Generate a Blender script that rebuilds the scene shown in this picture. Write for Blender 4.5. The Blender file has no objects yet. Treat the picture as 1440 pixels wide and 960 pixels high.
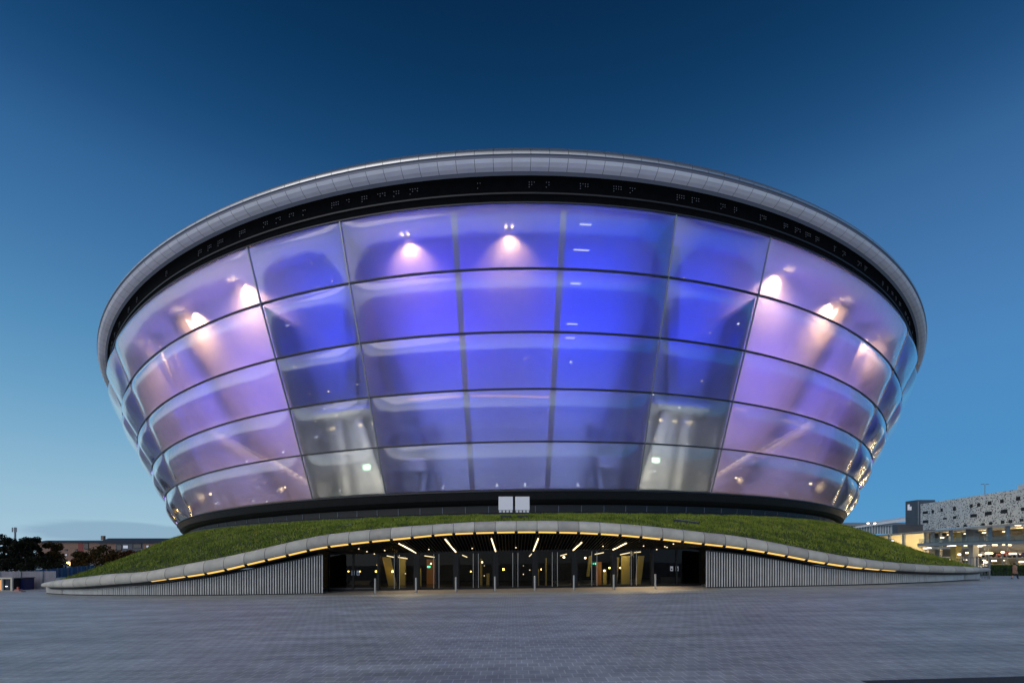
import bpy, bmesh, math, random
from mathutils import Vector, Matrix, noise
random.seed(7)
R_ = math.radians
# ------------------------------------------------------------ camera
F = 680.0; CX = 720.0; HY = 779.0; EH = 2.65
sc = bpy.context.scene
COL = sc.collection
cam_d = bpy.data.cameras.new('camera'); cam = bpy.data.objects.new('camera', cam_d); COL.objects.link(cam)
cam.location = (0, 0, EH); cam.rotation_euler = (R_(90), 0, 0)
cam_d.sensor_width = 36; cam_d.lens = 36*F/1440; cam_d.shift_y = (HY-480)/1440
cam_d.clip_start = .1; cam_d.clip_end = 6000
sc.camera = cam
# ------------------------------------------------------------ view
sc.view_settings.view_transform = 'Standard'; sc.view_settings.look = 'None'
sc.view_settings.exposure = 0; sc.view_settings.gamma = 1
sc.view_settings.use_curve_mapping = False
# ------------------------------------------------------------ sky
SUN_EL, SUN_AZ = 34, 218          # the afterglow, behind the camera and to its left
w = bpy.data.worlds.new('World'); sc.world = w; w.use_nodes = True
nt = w.node_tree; nt.nodes.clear()
def N(t, **k):
    n = nt.nodes.new(t)
    for a, b in k.items(): setattr(n, a, b)
    return n
L = nt.links.new
out = N('ShaderNodeOutputWorld'); bg = N('ShaderNodeBackground'); L(bg.outputs[0], out.inputs[0])
tc = N('ShaderNodeTexCoord'); nrm = N('ShaderNodeVectorMath', operation='NORMALIZE'); L(tc.outputs['Generated'], nrm.inputs[0])
sep = N('ShaderNodeSeparateXYZ'); L(nrm.outputs[0], sep.inputs[0])
def ramp(stops, src):
    r = N('ShaderNodeValToRGB'); r.color_ramp.interpolation = 'B_SPLINE' if len(stops) > 4 else 'LINEAR'
    while len(r.color_ramp.elements) < len(stops): r.color_ramp.elements.new(.5)
    for e, (p, c) in zip(r.color_ramp.elements, stops): e.position = p; e.color = (*c, 1)
    L(src, r.inputs[0]); return r
def lin(c): return tuple((v/255/12.92 if v <= 10 else ((v/255+.055)/1.055)**2.4) for v in c)
# left and right halves of the dusk sky, by elevation
left = ramp([(0, lin((168,198,215))), (.06, lin((158,195,215))), (.18, lin((120,170,203))), (.30, lin((88,147,191))), (.42, lin((66,119,170))), (.53, lin((48,98,150))), (.60, lin((24,73,121))), (.68, lin((7,55,97))), (.78, lin((0,32,66)))], sep.outputs[2])
right = ramp([(0, lin((88,156,204))), (.06, lin((77,149,201))), (.18, lin((71,139,194))), (.30, lin((74,134,190))), (.42, lin((66,116,170))), (.53, lin((50,98,150))), (.60, lin((24,73,121))), (.68, lin((7,55,97))), (.78, lin((0,32,66)))], sep.outputs[2])
mr = N('ShaderNodeMapRange', interpolation_type='SMOOTHSTEP'); L(sep.outputs[0], mr.inputs[0])
mr.inputs[1].default_value = -.62; mr.inputs[2].default_value = .62
mixs = N('ShaderNodeMix', data_type='RGBA'); L(mr.outputs[0], mixs.inputs[0]); L(left.outputs[0], mixs.inputs[6]); L(right.outputs[0], mixs.inputs[7])
# thin cloud bank low on the left
mp = N('ShaderNodeMapping'); mp.inputs['Scale'].default_value = (3, 3, 26); L(nrm.outputs[0], mp.inputs[0])
nz = N('ShaderNodeTexNoise'); nz.inputs['Scale'].default_value = 1.6; nz.inputs['Detail'].default_value = 5; L(mp.outputs[0], nz.inputs[0])
cdir = Vector((-.618, .785, .034)).normalized()
vs = N('ShaderNodeVectorMath', operation='SUBTRACT'); L(nrm.outputs[0], vs.inputs[0]); vs.inputs[1].default_value = cdir
vm = N('ShaderNodeVectorMath', operation='MULTIPLY'); L(vs.outputs[0], vm.inputs[0]); vm.inputs[1].default_value = (8, 8, 62)
vl = N('ShaderNodeVectorMath', operation='LENGTH'); L(vm.outputs[0], vl.inputs[0])
ad = N('ShaderNodeMath', operation='MULTIPLY_ADD'); L(nz.outputs[0], ad.inputs[0]); ad.inputs[1].default_value = -1.6; L(vl.outputs['Value'], ad.inputs[2])
cm = N('ShaderNodeMapRange', interpolation_type='SMOOTHSTEP'); L(ad.outputs[0], cm.inputs[0])
cm.inputs[1].default_value = .45; cm.inputs[2].default_value = -.1; cm.inputs[3].default_value = 0; cm.inputs[4].default_value = .75
mixc = N('ShaderNodeMix', data_type='RGBA'); L(cm.outputs[0], mixc.inputs[0]); L(mixs.outputs[2], mixc.inputs[6]); mixc.inputs[7].default_value = (*lin((132,166,192)), 1)
# afterglow behind the camera, brightest to the left
gd = Vector((-.55, -.8, .28)).normalized()
dt = N('ShaderNodeVectorMath', operation='DOT_PRODUCT'); L(nrm.outputs[0], dt.inputs[0]); dt.inputs[1].default_value = gd
gm = N('ShaderNodeMapRange', interpolation_type='SMOOTHSTEP'); L(dt.outputs['Value'], gm.inputs[0]); gm.inputs[1].default_value = .1; gm.inputs[2].default_value = 1
glow = N('ShaderNodeMix', data_type='RGBA'); L(gm.outputs[0], glow.inputs[0]); glow.inputs[6].default_value = (0,0,0,1); glow.inputs[7].default_value = (.66,.60,.55,1)
add = N('ShaderNodeMix', data_type='RGBA', blend_type='ADD'); add.inputs[0].default_value = 1; L(mixc.outputs[2], add.inputs[6]); L(glow.outputs[2], add.inputs[7])
sky = N('ShaderNodeTexSky', sky_type='NISHITA'); sky.sun_disc = False; sky.sun_elevation = R_(4); sky.sun_rotation = R_(SUN_AZ); sky.altitude = 10
skm = N('ShaderNodeMix', data_type='RGBA', blend_type='ADD'); skm.inputs[0].default_value = .004; L(add.outputs[2], skm.inputs[6]); L(sky.outputs[0], skm.inputs[7])
L(skm.outputs[2], bg.inputs[0]); bg.inputs[1].default_value = 1.0
sd = bpy.data.lights.new('sun', 'SUN'); sd.energy = .35; sd.angle = R_(35); sd.color = (1, .93, .88)
so = bpy.data.objects.new('sun', sd); COL.objects.link(so)
dirv = Vector((math.sin(R_(SUN_AZ))*math.cos(R_(SUN_EL)), math.cos(R_(SUN_AZ))*math.cos(R_(SUN_EL)), math.sin(R_(SUN_EL))))
so.rotation_euler = dirv.to_track_quat('Z', 'Y').to_euler()

# ------------------------------------------------------------ helpers
def P(x, y, Y): return Vector(((x-CX)/F*Y, Y, EH+(HY-y)/F*Y))
def interp(x, tab):
    if x <= tab[0][0]: return tab[0][1]
    for (a, p), (b, q) in zip(tab, tab[1:]):
        if x <= b: return p+(q-p)*(x-a)/(b-a)
    return tab[-1][1]
def sinterp(x, tab):   # smooth (Catmull-Rom) interpolation
    if x <= tab[0][0]: return tab[0][1]
    if x >= tab[-1][0]: return tab[-1][1]
    for i in range(len(tab)-1):
        if x <= tab[i+1][0]:
            x0, y0 = tab[i]; x1, y1 = tab[i+1]; h = x1-x0; t = (x-x0)/h
            xm, ym = tab[max(i-1, 0)]; xp, yp = tab[min(i+2, len(tab)-1)]
            m0 = (y1-ym)/(x1-xm)*h; m1 = (yp-y0)/(xp-x0)*h
            return (2*t**3-3*t*t+1)*y0+(t**3-2*t*t+t)*m0+(-2*t**3+3*t*t)*y1+(t**3-t*t)*m1
def ss(a, b, x):
    t = max(0, min(1, (x-a)/(b-a))); return t*t*(3-2*t)
SX = .0155
def zg(x, y=40):
    if x < 36: return SX*max(x, -40)
    return SX*36*(1-ss(36, 50, x))
class MB:
    def __init__(s): s.v = []; s.f = []; s.m = []
    def quad(s, *p, mi=0):
        b = len(s.v); s.v += [tuple(q) for q in p]; s.f.append(tuple(range(b, b+len(p)))); s.m.append(mi)
    def box(s, c, d, rz=0, mi=0, M=None):
        if M is None: M = Matrix.Translation(c) @ Matrix.Rotation(rz, 4, 'Z')
        x, y, z = d[0]/2, d[1]/2, d[2]/2; b = len(s.v)
        for k in ((-x,-y,-z),(x,-y,-z),(x,y,-z),(-x,y,-z),(-x,-y,z),(x,-y,z),(x,y,z),(-x,y,z)): s.v.append(tuple(M @ Vector(k)))
        for q in ((0,3,2,1),(4,5,6,7),(0,1,5,4),(1,2,6,5),(2,3,7,6),(3,0,4,7)): s.f.append(tuple(b+i for i in q)); s.m.append(mi)
    def beam(s, a, b, w, h=None, mi=0):
        a = Vector(a); b = Vector(b); h = h or w; d = b-a
        q = d.to_track_quat('Z', 'Y').to_matrix().to_4x4()
        s.box(None, (w, h, d.length), M=Matrix.Translation((a+b)/2) @ q, mi=mi)
    def tube(s, pts, r, n=8, mi=0, cap=True):
        pts = [Vector(p) for p in pts]; rs = r if isinstance(r, (list, tuple)) else [r]*len(pts); b = len(s.v)
        for i, p in enumerate(pts):
            d = (pts[min(i+1, len(pts)-1)]-pts[max(i-1, 0)]).normalized()
            u = d.cross(Vector((0,0,1)) if abs(d.z) < .95 else Vector((1,0,0))).normalized(); v = d.cross(u)
            for k in range(n):
                a = 2*math.pi*k/n; s.v.append(tuple(p+(u*math.cos(a)+v*math.sin(a))*rs[i]))
        for i in range(len(pts)-1):
            for k in range(n):
                s.f.append((b+i*n+k, b+i*n+(k+1)%n, b+(i+1)*n+(k+1)%n, b+(i+1)*n+k)); s.m.append(mi)
        if cap:
            s.f.append(tuple(b+k for k in range(n))[::-1]); s.m.append(mi)
            e = b+(len(pts)-1)*n; s.f.append(tuple(e+k for k in range(n))); s.m.append(mi)
    def grid(s, rows, mi=0, close=False):
        b = len(s.v); n = len(rows[0])
        for r in rows: s.v += [tuple(p) for p in r]
        for i in range(len(rows)-1):
            for j in range(n if close else n-1):
                s.f.append((b+i*n+j, b+i*n+(j+1)%n, b+(i+1)*n+(j+1)%n, b+(i+1)*n+j)); s.m.append(mi)
    def build(s, name, mats, parent=None, smooth=False, **tags):
        me = bpy.data.meshes.new(name); me.from_pydata(s.v, [], s.f)
        if not isinstance(mats, (list, tuple)): mats = [mats]
        for m in mats: me.materials.append(m)
        if len(mats) > 1: me.polygons.foreach_set('material_index', s.m)
        if smooth: me.polygons.foreach_set('use_smooth', [True]*len(me.polygons))
        me.update(); o = bpy.data.objects.new(name, me); COL.objects.link(o)
        if parent:
            o.parent = parent
            o.matrix_parent_inverse = Matrix.Translation(parent_world(parent)).inverted()
        for k, v in tags.items(): o[k] = v
        return o
def parent_world(o):
    v = Vector(o.location)
    if o.parent: v = Vector((0,0,0)) if o.type == 'MESH' else v
    return v
def bevel(o, w=.02, seg=2):
    m = o.modifiers.new('bevel', 'BEVEL'); m.width = w; m.segments = seg; m.limit_method = 'ANGLE'; return o
def thing(name, label, cat, loc=(0,0,0), group=None):
    o = bpy.data.objects.new(name, None); COL.objects.link(o); o.location = loc; o.empty_display_size = .5
    o['label'] = label; o['category'] = cat
    if group: o['group'] = group
    return o
def light(name, kind, loc, energy, color, parent=None, aim=None, **k):
    d = bpy.data.lights.new(name, kind); d.energy = energy; d.color = color
    for a, b in k.items(): setattr(d, a, b)
    o = bpy.data.objects.new(name, d); COL.objects.link(o); o.location = loc
    if aim is not None: o.rotation_euler = (Vector(loc)-Vector(aim)).to_track_quat('Z', 'Y').to_euler()
    if parent: o.parent = parent; o.matrix_parent_inverse = Matrix.Translation(parent.location).inverted()
    return o
# ------------------------------------------------------------ materials
def mat(name, col, rough=.6, metal=0, noise_amt=0, nscale=3, emis=None, estr=0, spec=.5, bump=0, bscale=20):
    m = bpy.data.materials.new(name); m.use_nodes = True; t = m.node_tree; p = t.nodes['Principled BSDF']
    p.inputs['Base Color'].default_value = (*col, 1); p.inputs['Roughness'].default_value = rough; p.inputs['Metallic'].default_value = metal
    p.inputs['Specular IOR Level'].default_value = spec
    if emis: p.inputs['Emission Color'].default_value = (*emis, 1); p.inputs['Emission Strength'].default_value = estr
    g = t.nodes.new('ShaderNodeTexCoord')
    if noise_amt:
        n = t.nodes.new('ShaderNodeTexNoise'); n.inputs['Scale'].default_value = nscale; n.inputs['Detail'].default_value = 6; t.links.new(g.outputs['Object'], n.inputs[0])
        r = t.nodes.new('ShaderNodeMapRange'); r.inputs[1].default_value = .3; r.inputs[2].default_value = .7; r.inputs[3].default_value = 1-noise_amt; r.inputs[4].default_value = 1+noise_amt; t.links.new(n.outputs[0], r.inputs[0])
        x = t.nodes.new('ShaderNodeVectorMath'); x.operation = 'SCALE'; x.inputs[0].default_value = col; t.links.new(r.outputs[0], x.inputs['Scale']); t.links.new(x.outputs[0], p.inputs['Base Color'])
    if bump:
        n = t.nodes.new('ShaderNodeTexNoise'); n.inputs['Scale'].default_value = bscale; t.links.new(g.outputs['Object'], n.inputs[0])
        b = t.nodes.new('ShaderNodeBump'); b.inputs['Strength'].default_value = bump; b.inputs['Distance'].default_value = .05; t.links.new(n.outputs[0], b.inputs['Height']); t.links.new(b.outputs[0], p.inputs['Normal'])
    return m
def emit(name, col, s): return mat(name, (.02,.02,.02), .5, emis=col, estr=s)
def etfe():
    m = bpy.data.materials.new('etfe_film'); m.use_nodes = True; t = m.node_tree; t.nodes.clear(); l = t.links.new
    o = t.nodes.new('ShaderNodeOutputMaterial')
    tr = t.nodes.new('ShaderNodeBsdfTransparent'); tr.inputs[0].default_value = (.82,.83,.88,1)
    # the layered pillow blurs what stands behind it
    rf = t.nodes.new('ShaderNodeBsdfRefraction'); rf.inputs[0].default_value = (.84,.85,.90,1); rf.inputs['Roughness'].default_value = .55; rf.inputs['IOR'].default_value = 1.12
    tr0 = tr; tr = t.nodes.new('ShaderNodeMixShader'); tr.inputs[0].default_value = .72; l(tr0.outputs[0], tr.inputs[1]); l(rf.outputs[0], tr.inputs[2])
    gl = t.nodes.new('ShaderNodeBsdfGlossy'); gl.inputs[0].default_value = (1,1,1,1); gl.inputs['Roughness'].default_value = .14
    fr = t.nodes.new('ShaderNodeFresnel'); fr.inputs[0].default_value = 1.45
    mm = t.nodes.new('ShaderNodeMath'); mm.operation = 'MULTIPLY_ADD'; mm.use_clamp = True; l(fr.outputs[0], mm.inputs[0]); mm.inputs[1].default_value = 2.5; mm.inputs[2].default_value = .06
    # slow ripples of the film
    g = t.nodes.new('ShaderNodeTexCoord'); n = t.nodes.new('ShaderNodeTexNoise'); n.inputs['Scale'].default_value = .55; n.inputs['Detail'].default_value = 2; l(g.outputs['Object'], n.inputs[0])
    b = t.nodes.new('ShaderNodeBump'); b.inputs['Strength'].default_value = .12; b.inputs['Distance'].default_value = .25; l(n.outputs[0], b.inputs['Height'])
    l(b.outputs[0], gl.inputs['Normal']); l(b.outputs[0], fr.inputs['Normal'])
    mx = t.nodes.new('ShaderNodeMixShader'); l(mm.outputs[0], mx.inputs[0]); l(tr.outputs[0], mx.inputs[1]); l(gl.outputs[0], mx.inputs[2])
    # printed frit scatters a little of the light
    tl = t.nodes.new('ShaderNodeBsdfTranslucent'); tl.inputs[0].default_value = (.9,.9,.95,1)
    df = t.nodes.new('ShaderNodeBsdfDiffuse'); df.inputs[0].default_value = (.75,.75,.78,1)
    m2 = t.nodes.new('ShaderNodeMixShader'); m2.inputs[0].default_value = .35; l(tl.outputs[0], m2.inputs[1]); l(df.outputs[0], m2.inputs[2])
    m3 = t.nodes.new('ShaderNodeMixShader'); ea = t.nodes.new('ShaderNodeAttribute'); ea.attribute_name = 'edge'; n3 = t.nodes.new('ShaderNodeTexNoise'); n3.inputs['Scale'].default_value = 1.6; n3.inputs['Detail'].default_value = 5; l(g.outputs['Object'], n3.inputs[0])
    e1 = t.nodes.new('ShaderNodeMath'); e1.operation = 'MULTIPLY_ADD'; l(ea.outputs['Fac'], e1.inputs[0]); e1.inputs[1].default_value = .30; e1.inputs[2].default_value = .0
    e2 = t.nodes.new('ShaderNodeMath'); e2.operation = 'MULTIPLY_ADD'; l(n3.outputs[0], e2.inputs[0]); e2.inputs[1].default_value = .15; l(e1.outputs[0], e2.inputs[2]); l(e2.outputs[0], m3.inputs[0]); l(mx.outputs[0], m3.inputs[1]); l(m2.outputs[0], m3.inputs[2])
    l(m3.outputs[0], o.inputs[0]); return m
def glassy(name, tint, refl=.1, ior=1.5):
    m = bpy.data.materials.new(name); m.use_nodes = True; t = m.node_tree; t.nodes.clear(); l = t.links.new
    o = t.nodes.new('ShaderNodeOutputMaterial'); tr = t.nodes.new('ShaderNodeBsdfTransparent'); tr.inputs[0].default_value = (*tint, 1)
    gl = t.nodes.new('ShaderNodeBsdfGlossy'); gl.inputs['Roughness'].default_value = .02
    fr = t.nodes.new('ShaderNodeFresnel'); fr.inputs[0].default_value = ior
    mm = t.nodes.new('ShaderNodeMath'); mm.operation = 'ADD'; mm.use_clamp = True; l(fr.outputs[0], mm.inputs[0]); mm.inputs[1].default_value = refl
    mx = t.nodes.new('ShaderNodeMixShader'); l(mm.outputs[0], mx.inputs[0]); l(tr.outputs[0], mx.inputs[1]); l(gl.outputs[0], mx.inputs[2]); l(mx.outputs[0], o.inputs[0]); return m
def paving():
    m = mat('granite_setts', (.2,.2,.2), .5, spec=.3); t = m.node_tree; l = t.links.new; p = t.nodes['Principled BSDF']
    g = t.nodes.new('ShaderNodeTexCoord'); mp = t.nodes.new('ShaderNodeMapping'); mp.inputs['Location'].default_value = (.03,.11,0); l(g.outputs['Object'], mp.inputs[0])
    br = t.nodes.new('ShaderNodeTexBrick'); l(mp.outputs[0], br.inputs[0])
    br.inputs['Scale'].default_value = 1; br.inputs['Brick Width'].default_value = .27; br.inputs['Row Height'].default_value = .36
    br.inputs['Mortar Size'].default_value = .012; br.inputs['Mortar Smooth'].default_value = .2
    br.inputs['Color1'].default_value = (.27,.30,.295,1); br.inputs['Color2'].default_value = (.33,.365,.36,1); br.inputs['Mortar'].default_value = (.52,.53,.52,1)
    # broad stains and wheel-swept streaks
    m1 = t.nodes.new('ShaderNodeMapping'); m1.inputs['Scale'].default_value = (.16,.8,1); l(g.outputs['Object'], m1.inputs[0])
    n1 = t.nodes.new('ShaderNodeTexNoise'); n1.inputs['Scale'].default_value = 1; n1.inputs['Detail'].default_value = 8; n1.inputs['Roughness'].default_value = .65; l(m1.outputs[0], n1.inputs[0])
    r1 = t.nodes.new('ShaderNodeMapRange'); r1.inputs[1].default_value = .36; r1.inputs[2].default_value = .64; r1.inputs[3].default_value = .78; r1.inputs[4].default_value = 1.28; l(n1.outputs[0], r1.inputs[0])
    n2 = t.nodes.new('ShaderNodeTexNoise'); n2.inputs['Scale'].default_value = 1.7; n2.inputs['Detail'].default_value = 5; l(g.outputs['Object'], n2.inputs[0])
    r2 = t.nodes.new('ShaderNodeMapRange'); r2.inputs[1].default_value = .3; r2.inputs[2].default_value = .7; r2.inputs[3].default_value = .82; r2.inputs[4].default_value = 1.18; l(n2.outputs[0], r2.inputs[0])
    q = t.nodes.new('ShaderNodeMath'); q.operation = 'MULTIPLY'; l(r1.outputs[0], q.inputs[0]); l(r2.outputs[0], q.inputs[1])
    x = t.nodes.new('ShaderNodeVectorMath'); x.operation = 'SCALE'; l(br.outputs[0], x.inputs[0]); l(q.outputs[0], x.inputs['Scale']); l(x.outputs[0], p.inputs['Base Color'])
    r3 = t.nodes.new('ShaderNodeMapRange'); r3.inputs[3].default_value = .38; r3.inputs[4].default_value = .62; l(n2.outputs[0], r3.inputs[0]); l(r3.outputs[0], p.inputs['Roughness'])
    b = t.nodes.new('ShaderNodeBump'); b.inputs['Strength'].default_value = .5; b.inputs['Distance'].default_value = .01; b.invert = True; l(br.outputs['Fac'], b.inputs['Height']); l(b.outputs[0], p.inputs['Normal'])
    return m
def grassmat(name, c1, c2, sc_=.7):
    m = mat(name, c1, .8, spec=.2); t = m.node_tree; l = t.links.new; p = t.nodes['Principled BSDF']
    g = t.nodes.new('ShaderNodeTexCoord'); n = t.nodes.new('ShaderNodeTexNoise'); n.inputs['Scale'].default_value = sc_; n.inputs['Detail'].default_value = 7; n.inputs['Roughness'].default_value = .7; l(g.outputs['Object'], n.inputs[0])
    r = t.nodes.new('ShaderNodeMapRange'); r.inputs[1].default_value = .36; r.inputs[2].default_value = .64; l(n.outputs[0], r.inputs[0])
    x = t.nodes.new('ShaderNodeMix'); x.data_type = 'RGBA'; l(r.outputs[0], x.inputs[0]); x.inputs[6].default_value = (*c1,1); x.inputs[7].default_value = (*c2,1); l(x.outputs[2], p.inputs['Base Color'])
    return m
def brickmat():
    m = mat('brown_brick', (.3,.17,.12), .85); t = m.node_tree; l = t.links.new
    g = t.nodes.new('ShaderNodeTexCoord'); mp = t.nodes.new('ShaderNodeMapping'); mp.inputs['Rotation'].default_value = (R_(90),0,0); l(g.outputs['Object'], mp.inputs[0])
    br = t.nodes.new('ShaderNodeTexBrick'); l(mp.outputs[0], br.inputs[0]); br.inputs['Scale'].default_value = 1; br.inputs['Brick Width'].default_value = .45; br.inputs['Row Height'].default_value = .15; br.inputs['Mortar Size'].default_value = .012
    br.inputs['Color1'].default_value = (.22,.11,.075,1); br.inputs['Color2'].default_value = (.30,.17,.12,1); br.inputs['Mortar'].default_value = (.3,.26,.22,1)
    l(br.outputs[0], t.nodes['Principled BSDF'].inputs['Base Color']); return m
def perfmat():
    """White perforated cladding: fine punched holes, each one a dark opening."""
    m = mat('perforated_white_metal', (.62,.63,.62), .45, metal=.0); t = m.node_tree; l = t.links.new; p = t.nodes['Principled BSDF']
    g = t.nodes.new('ShaderNodeTexCoord'); res = None
    for s, thr in ((1.2, .2), (2.3, .25)):
        v = t.nodes.new('ShaderNodeTexVoronoi'); v.distance = 'CHEBYCHEV'; v.inputs['Scale'].default_value = s; v.inputs['Randomness'].default_value = .75; l(g.outputs['Object'], v.inputs['Vector'])
        c = t.nodes.new('ShaderNodeMath'); c.operation = 'LESS_THAN'; c.inputs[1].default_value = thr; l(v.outputs['Distance'], c.inputs[0])
        if res is None: res = c
        else:
            a = t.nodes.new('ShaderNodeMath'); a.operation = 'MAXIMUM'; l(res.outputs[0], a.inputs[0]); l(c.outputs[0], a.inputs[1]); res = a
    x = t.nodes.new('ShaderNodeMix'); x.data_type = 'RGBA'; l(res.outputs[0], x.inputs[0]); x.inputs[6].default_value = (.66,.66,.64,1); x.inputs[7].default_value = (.03,.03,.035,1); l(x.outputs[2], p.inputs['Base Color']); return m
M = dict(
 etfe=etfe(), pave=paving(), glass=glassy('clear_glass', (.5,.5,.48), .0, 1.22), dglass=glassy('smoked_glass', (.16,.17,.18), .0, 1.3),
 rail_glass=glassy('rail_glass', (.6,.65,.65), .05),
 rim=mat('lavender_aluminium', (.74,.73,.79), .42, .0, .05, .8), rimtop=mat('satin_aluminium', (.55,.57,.58), .25, .8, .05, .6),
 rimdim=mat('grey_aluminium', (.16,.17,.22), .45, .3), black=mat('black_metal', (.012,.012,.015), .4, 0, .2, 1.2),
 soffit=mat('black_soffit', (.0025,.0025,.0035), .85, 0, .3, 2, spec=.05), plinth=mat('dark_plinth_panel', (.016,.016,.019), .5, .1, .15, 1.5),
 ringdark=mat('dark_ring_beam', (.03,.03,.035), .4, .3), mull=mat('grey_mullion', (.3,.31,.32), .35, .5),
 wallin=mat('inner_wall_paint', (.34,.34,.36), .7, 0, .08, .25), slab=mat('concrete_slab', (.35,.35,.38), .8, 0, .1, .8),
 column=mat('pale_column_paint', (.36,.35,.36), .5), columnp=mat('lavender_column_paint', (.6,.6,.68), .5), columnd=mat('dark_column_paint', (.14,.14,.17), .5), roof=mat('roof_membrane', (.45,.46,.48), .6, 0, .08, .2),
 fascia=mat('fascia_concrete', (.50,.47,.40), .55, 0, .14, 1.3, bump=.15), fascia2=mat('fascia_concrete_pale', (.58,.54,.46), .55, 0, .12, 1.6, bump=.15),
 fascia3=mat('fascia_concrete_dark', (.42,.39,.34), .6, 0, .14, 1.9, bump=.15),
 amber=emit('amber_light', (1,.60,.14), 1.25), warmw=emit('warm_white_light', (1,.80,.48), 2.4), coolw=emit('cool_white_light', (.85,.9,1), 4),
 warmbig=emit('warm_lamp_lens', (1,.72,.40), 9), sodium=emit('sodium_lamp', (1,.6,.12), 26), green=emit('green_sign_light', (.1,1,.5), 4), palegreen=emit('pale_green_sign_light', (.55,1,.62), 4.5),
 orange=emit('orange_led', (1,.42,.2), 2.2), deskglow=emit('screen_light', (.75,.82,1), .55),
 slat=mat('pale_slat', (.62,.60,.57), .42, .1, .12, 1.5), slatback=mat('slate_backing', (.025,.028,.035), .55, 0, .3, .6), stone=mat('pale_end_stone', (.5,.48,.45), .6, 0, .1, 2),
 frame=mat('door_frame', (.007,.007,.008), .45, .0, spec=.3), chrome=mat('brushed_steel', (.5,.49,.46), .32, .8),
 floorin=mat('dark_lobby_floor', (.06,.055,.05), .25), yellow=mat('yellow_plaster', (.45,.38,.12), .6), orangew=mat('orange_timber', (.45,.2,.06), .5),
 soil=grassmat('turf_soil', (.028,.042,.006), (.06,.078,.014)), grass=grassmat('grass_blades', (.08,.135,.012), (.30,.35,.05), .6),
 verge=grassmat('verge_grass', (.03,.07,.012), (.06,.12,.02)),
 brick=brickmat(), redpanel=mat('red_panel', (.22,.04,.035), .6), slate=mat('slate_roof', (.025,.03,.04), .5), win=mat('dark_window', (.03,.04,.055), .12),
 white=mat('white_paint', (.75,.76,.76), .5, 0, .05, 1), flood=mat('pale_reflector', (.78,.77,.8), .45), 
 leafdark=grassmat('dark_leaves', (.006,.010,.004), (.014,.018,.007), .6), leafred=grassmat('autumn_leaves', (.05,.018,.008), (.12,.042,.012), .5), leafmix=grassmat('turning_leaves', (.02,.028,.008), (.09,.045,.012), .4),
 bark=mat('bark', (.05,.035,.025), .9, 0, .3, 4), fencew=mat('hoarding_sheet', (.36,.33,.35), .6, .1, .12, .8), fblue=mat('blue_hoarding', (.02,.12,.30), .5, 0, .15, .6),
 cream=mat('cream_frame', (.7,.62,.48), .5), navy=mat('navy_panel', (.012,.018,.09), .4), barrier=mat('red_barrier', (.6,.1,.06), .5),
 tower=mat('slate_cladding', (.075,.09,.115), .5, .2, .08, .3), conc=mat('car_park_concrete', (.42,.40,.36), .8, 0, .1, .4), perf=perfmat(), hole=mat('dark_opening', (.01,.01,.012), .7),
 steel=mat('painted_steel', (.25,.27,.29), .45, .3), coat=mat('tan_coat', (.33,.19,.13), .8), skin=mat('skin', (.45,.27,.19), .6), trouser=mat('dark_trousers', (.03,.03,.04), .8), hair=mat('brown_hair', (.06,.035,.02), .7),
 railled=emit('handrail_led', (1,.74,.48), 3.2), posterglow=emit('poster_light', (1,.45,.12), .9), softcool=emit('dim_cool_light', (.8,.85,1), 1.6), softorange=emit('orange_reflection_glow', (1,.5,.3), 1.0), stud=mat('pale_stud', (.2,.2,.23), .5), dark_strip=mat('dark_granite', (.03,.03,.028), .7, 0, .6, 30), apron=mat('entrance_slabs', (.27,.25,.23), .5, 0, .14, 1.2), hall=mat('hall_glazing', (.2,.26,.28), .2, 0, .2, .4), asphalt=mat('asphalt', (.055,.055,.058), .85, 0, .2, .8))

# ------------------------------------------------------------ ground
def ground():
    xs = [-3000,-1200,-500,-250,-120,-80,-60,-50]+[-45+i*3 for i in range(32)]+[52,60,80,120,250,500,1200,3000]
    ys = [-60,-20,-5,0]+[4+i*4 for i in range(30)]+[130,160,220,320,500,900,1800,4000]
    mb = MB(); mb.grid([[(x, y, zg(x)-(0 if y < 70 else .25*min(1,(y-70)/20))) for x in xs] for y in ys])
    mb.f = [f[::-1] if False else f for f in mb.f]
    mb.build('ground', M['pave'], smooth=True, kind='structure')
ground()

# ------------------------------------------------------------ bowl geometry
YC = 102.0
#            half-width px, front y px, tilt
RINGS = [(470, 690, .036), (488, 621, .056), (506, 547, .082), (526, 467, .106), (547, 378, .130), (566, 286, .138)]
def rfrom(u): return YC*math.sin(math.atan(u/F))
def ring(R, zf, s, th):
    return Vector((R*math.sin(th), YC-R*math.cos(th), zf-s*R*(1-math.cos(th))+SX*R*math.sin(th)))
RG = []
for u, y, s in RINGS:
    R = rfrom(u); RG.append((R, EH+(HY-y)/F*(YC-R), s))
def G(r, th, off=0):      # r = 0..5 height in rings, off = radial offset
    i = min(int(max(r, 0)), 4); t = r-i; a, b = RG[i], RG[i+1]
    return ring(a[0]+(b[0]-a[0])*t+off, a[1]+(b[1]-a[1])*t, a[2]+(b[2]-a[2])*t, th)
BND = [-168.4,-145,-137,-113.6,-105.7,-82.3,-74.4,-51,-43,-19.6,-11.7,11.7,19.6,43,51,74.4,82.3,105.7,113.6,137,145,168.4]
def tw(r, b): return b-.06*r*(1 if abs(b) < 60 else 0)
arena = thing('arena', 'huge bowl shaped arena of inflated translucent panels glowing blue and purple above a grass bank', 'arena', (0, YC, 0))
def GN(r, th):
    e = 1e-3; du = G(r, th+e)-G(r, th-e); r0 = max(r-.01, 0); r1 = min(r+.01, 5); dv = G(r1, th)-G(r0, th)
    n = du.cross(dv).normalized(); rad = Vector((math.sin(th), -math.cos(th), 0))
    return n if n.dot(rad) > 0 else -n
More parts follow.
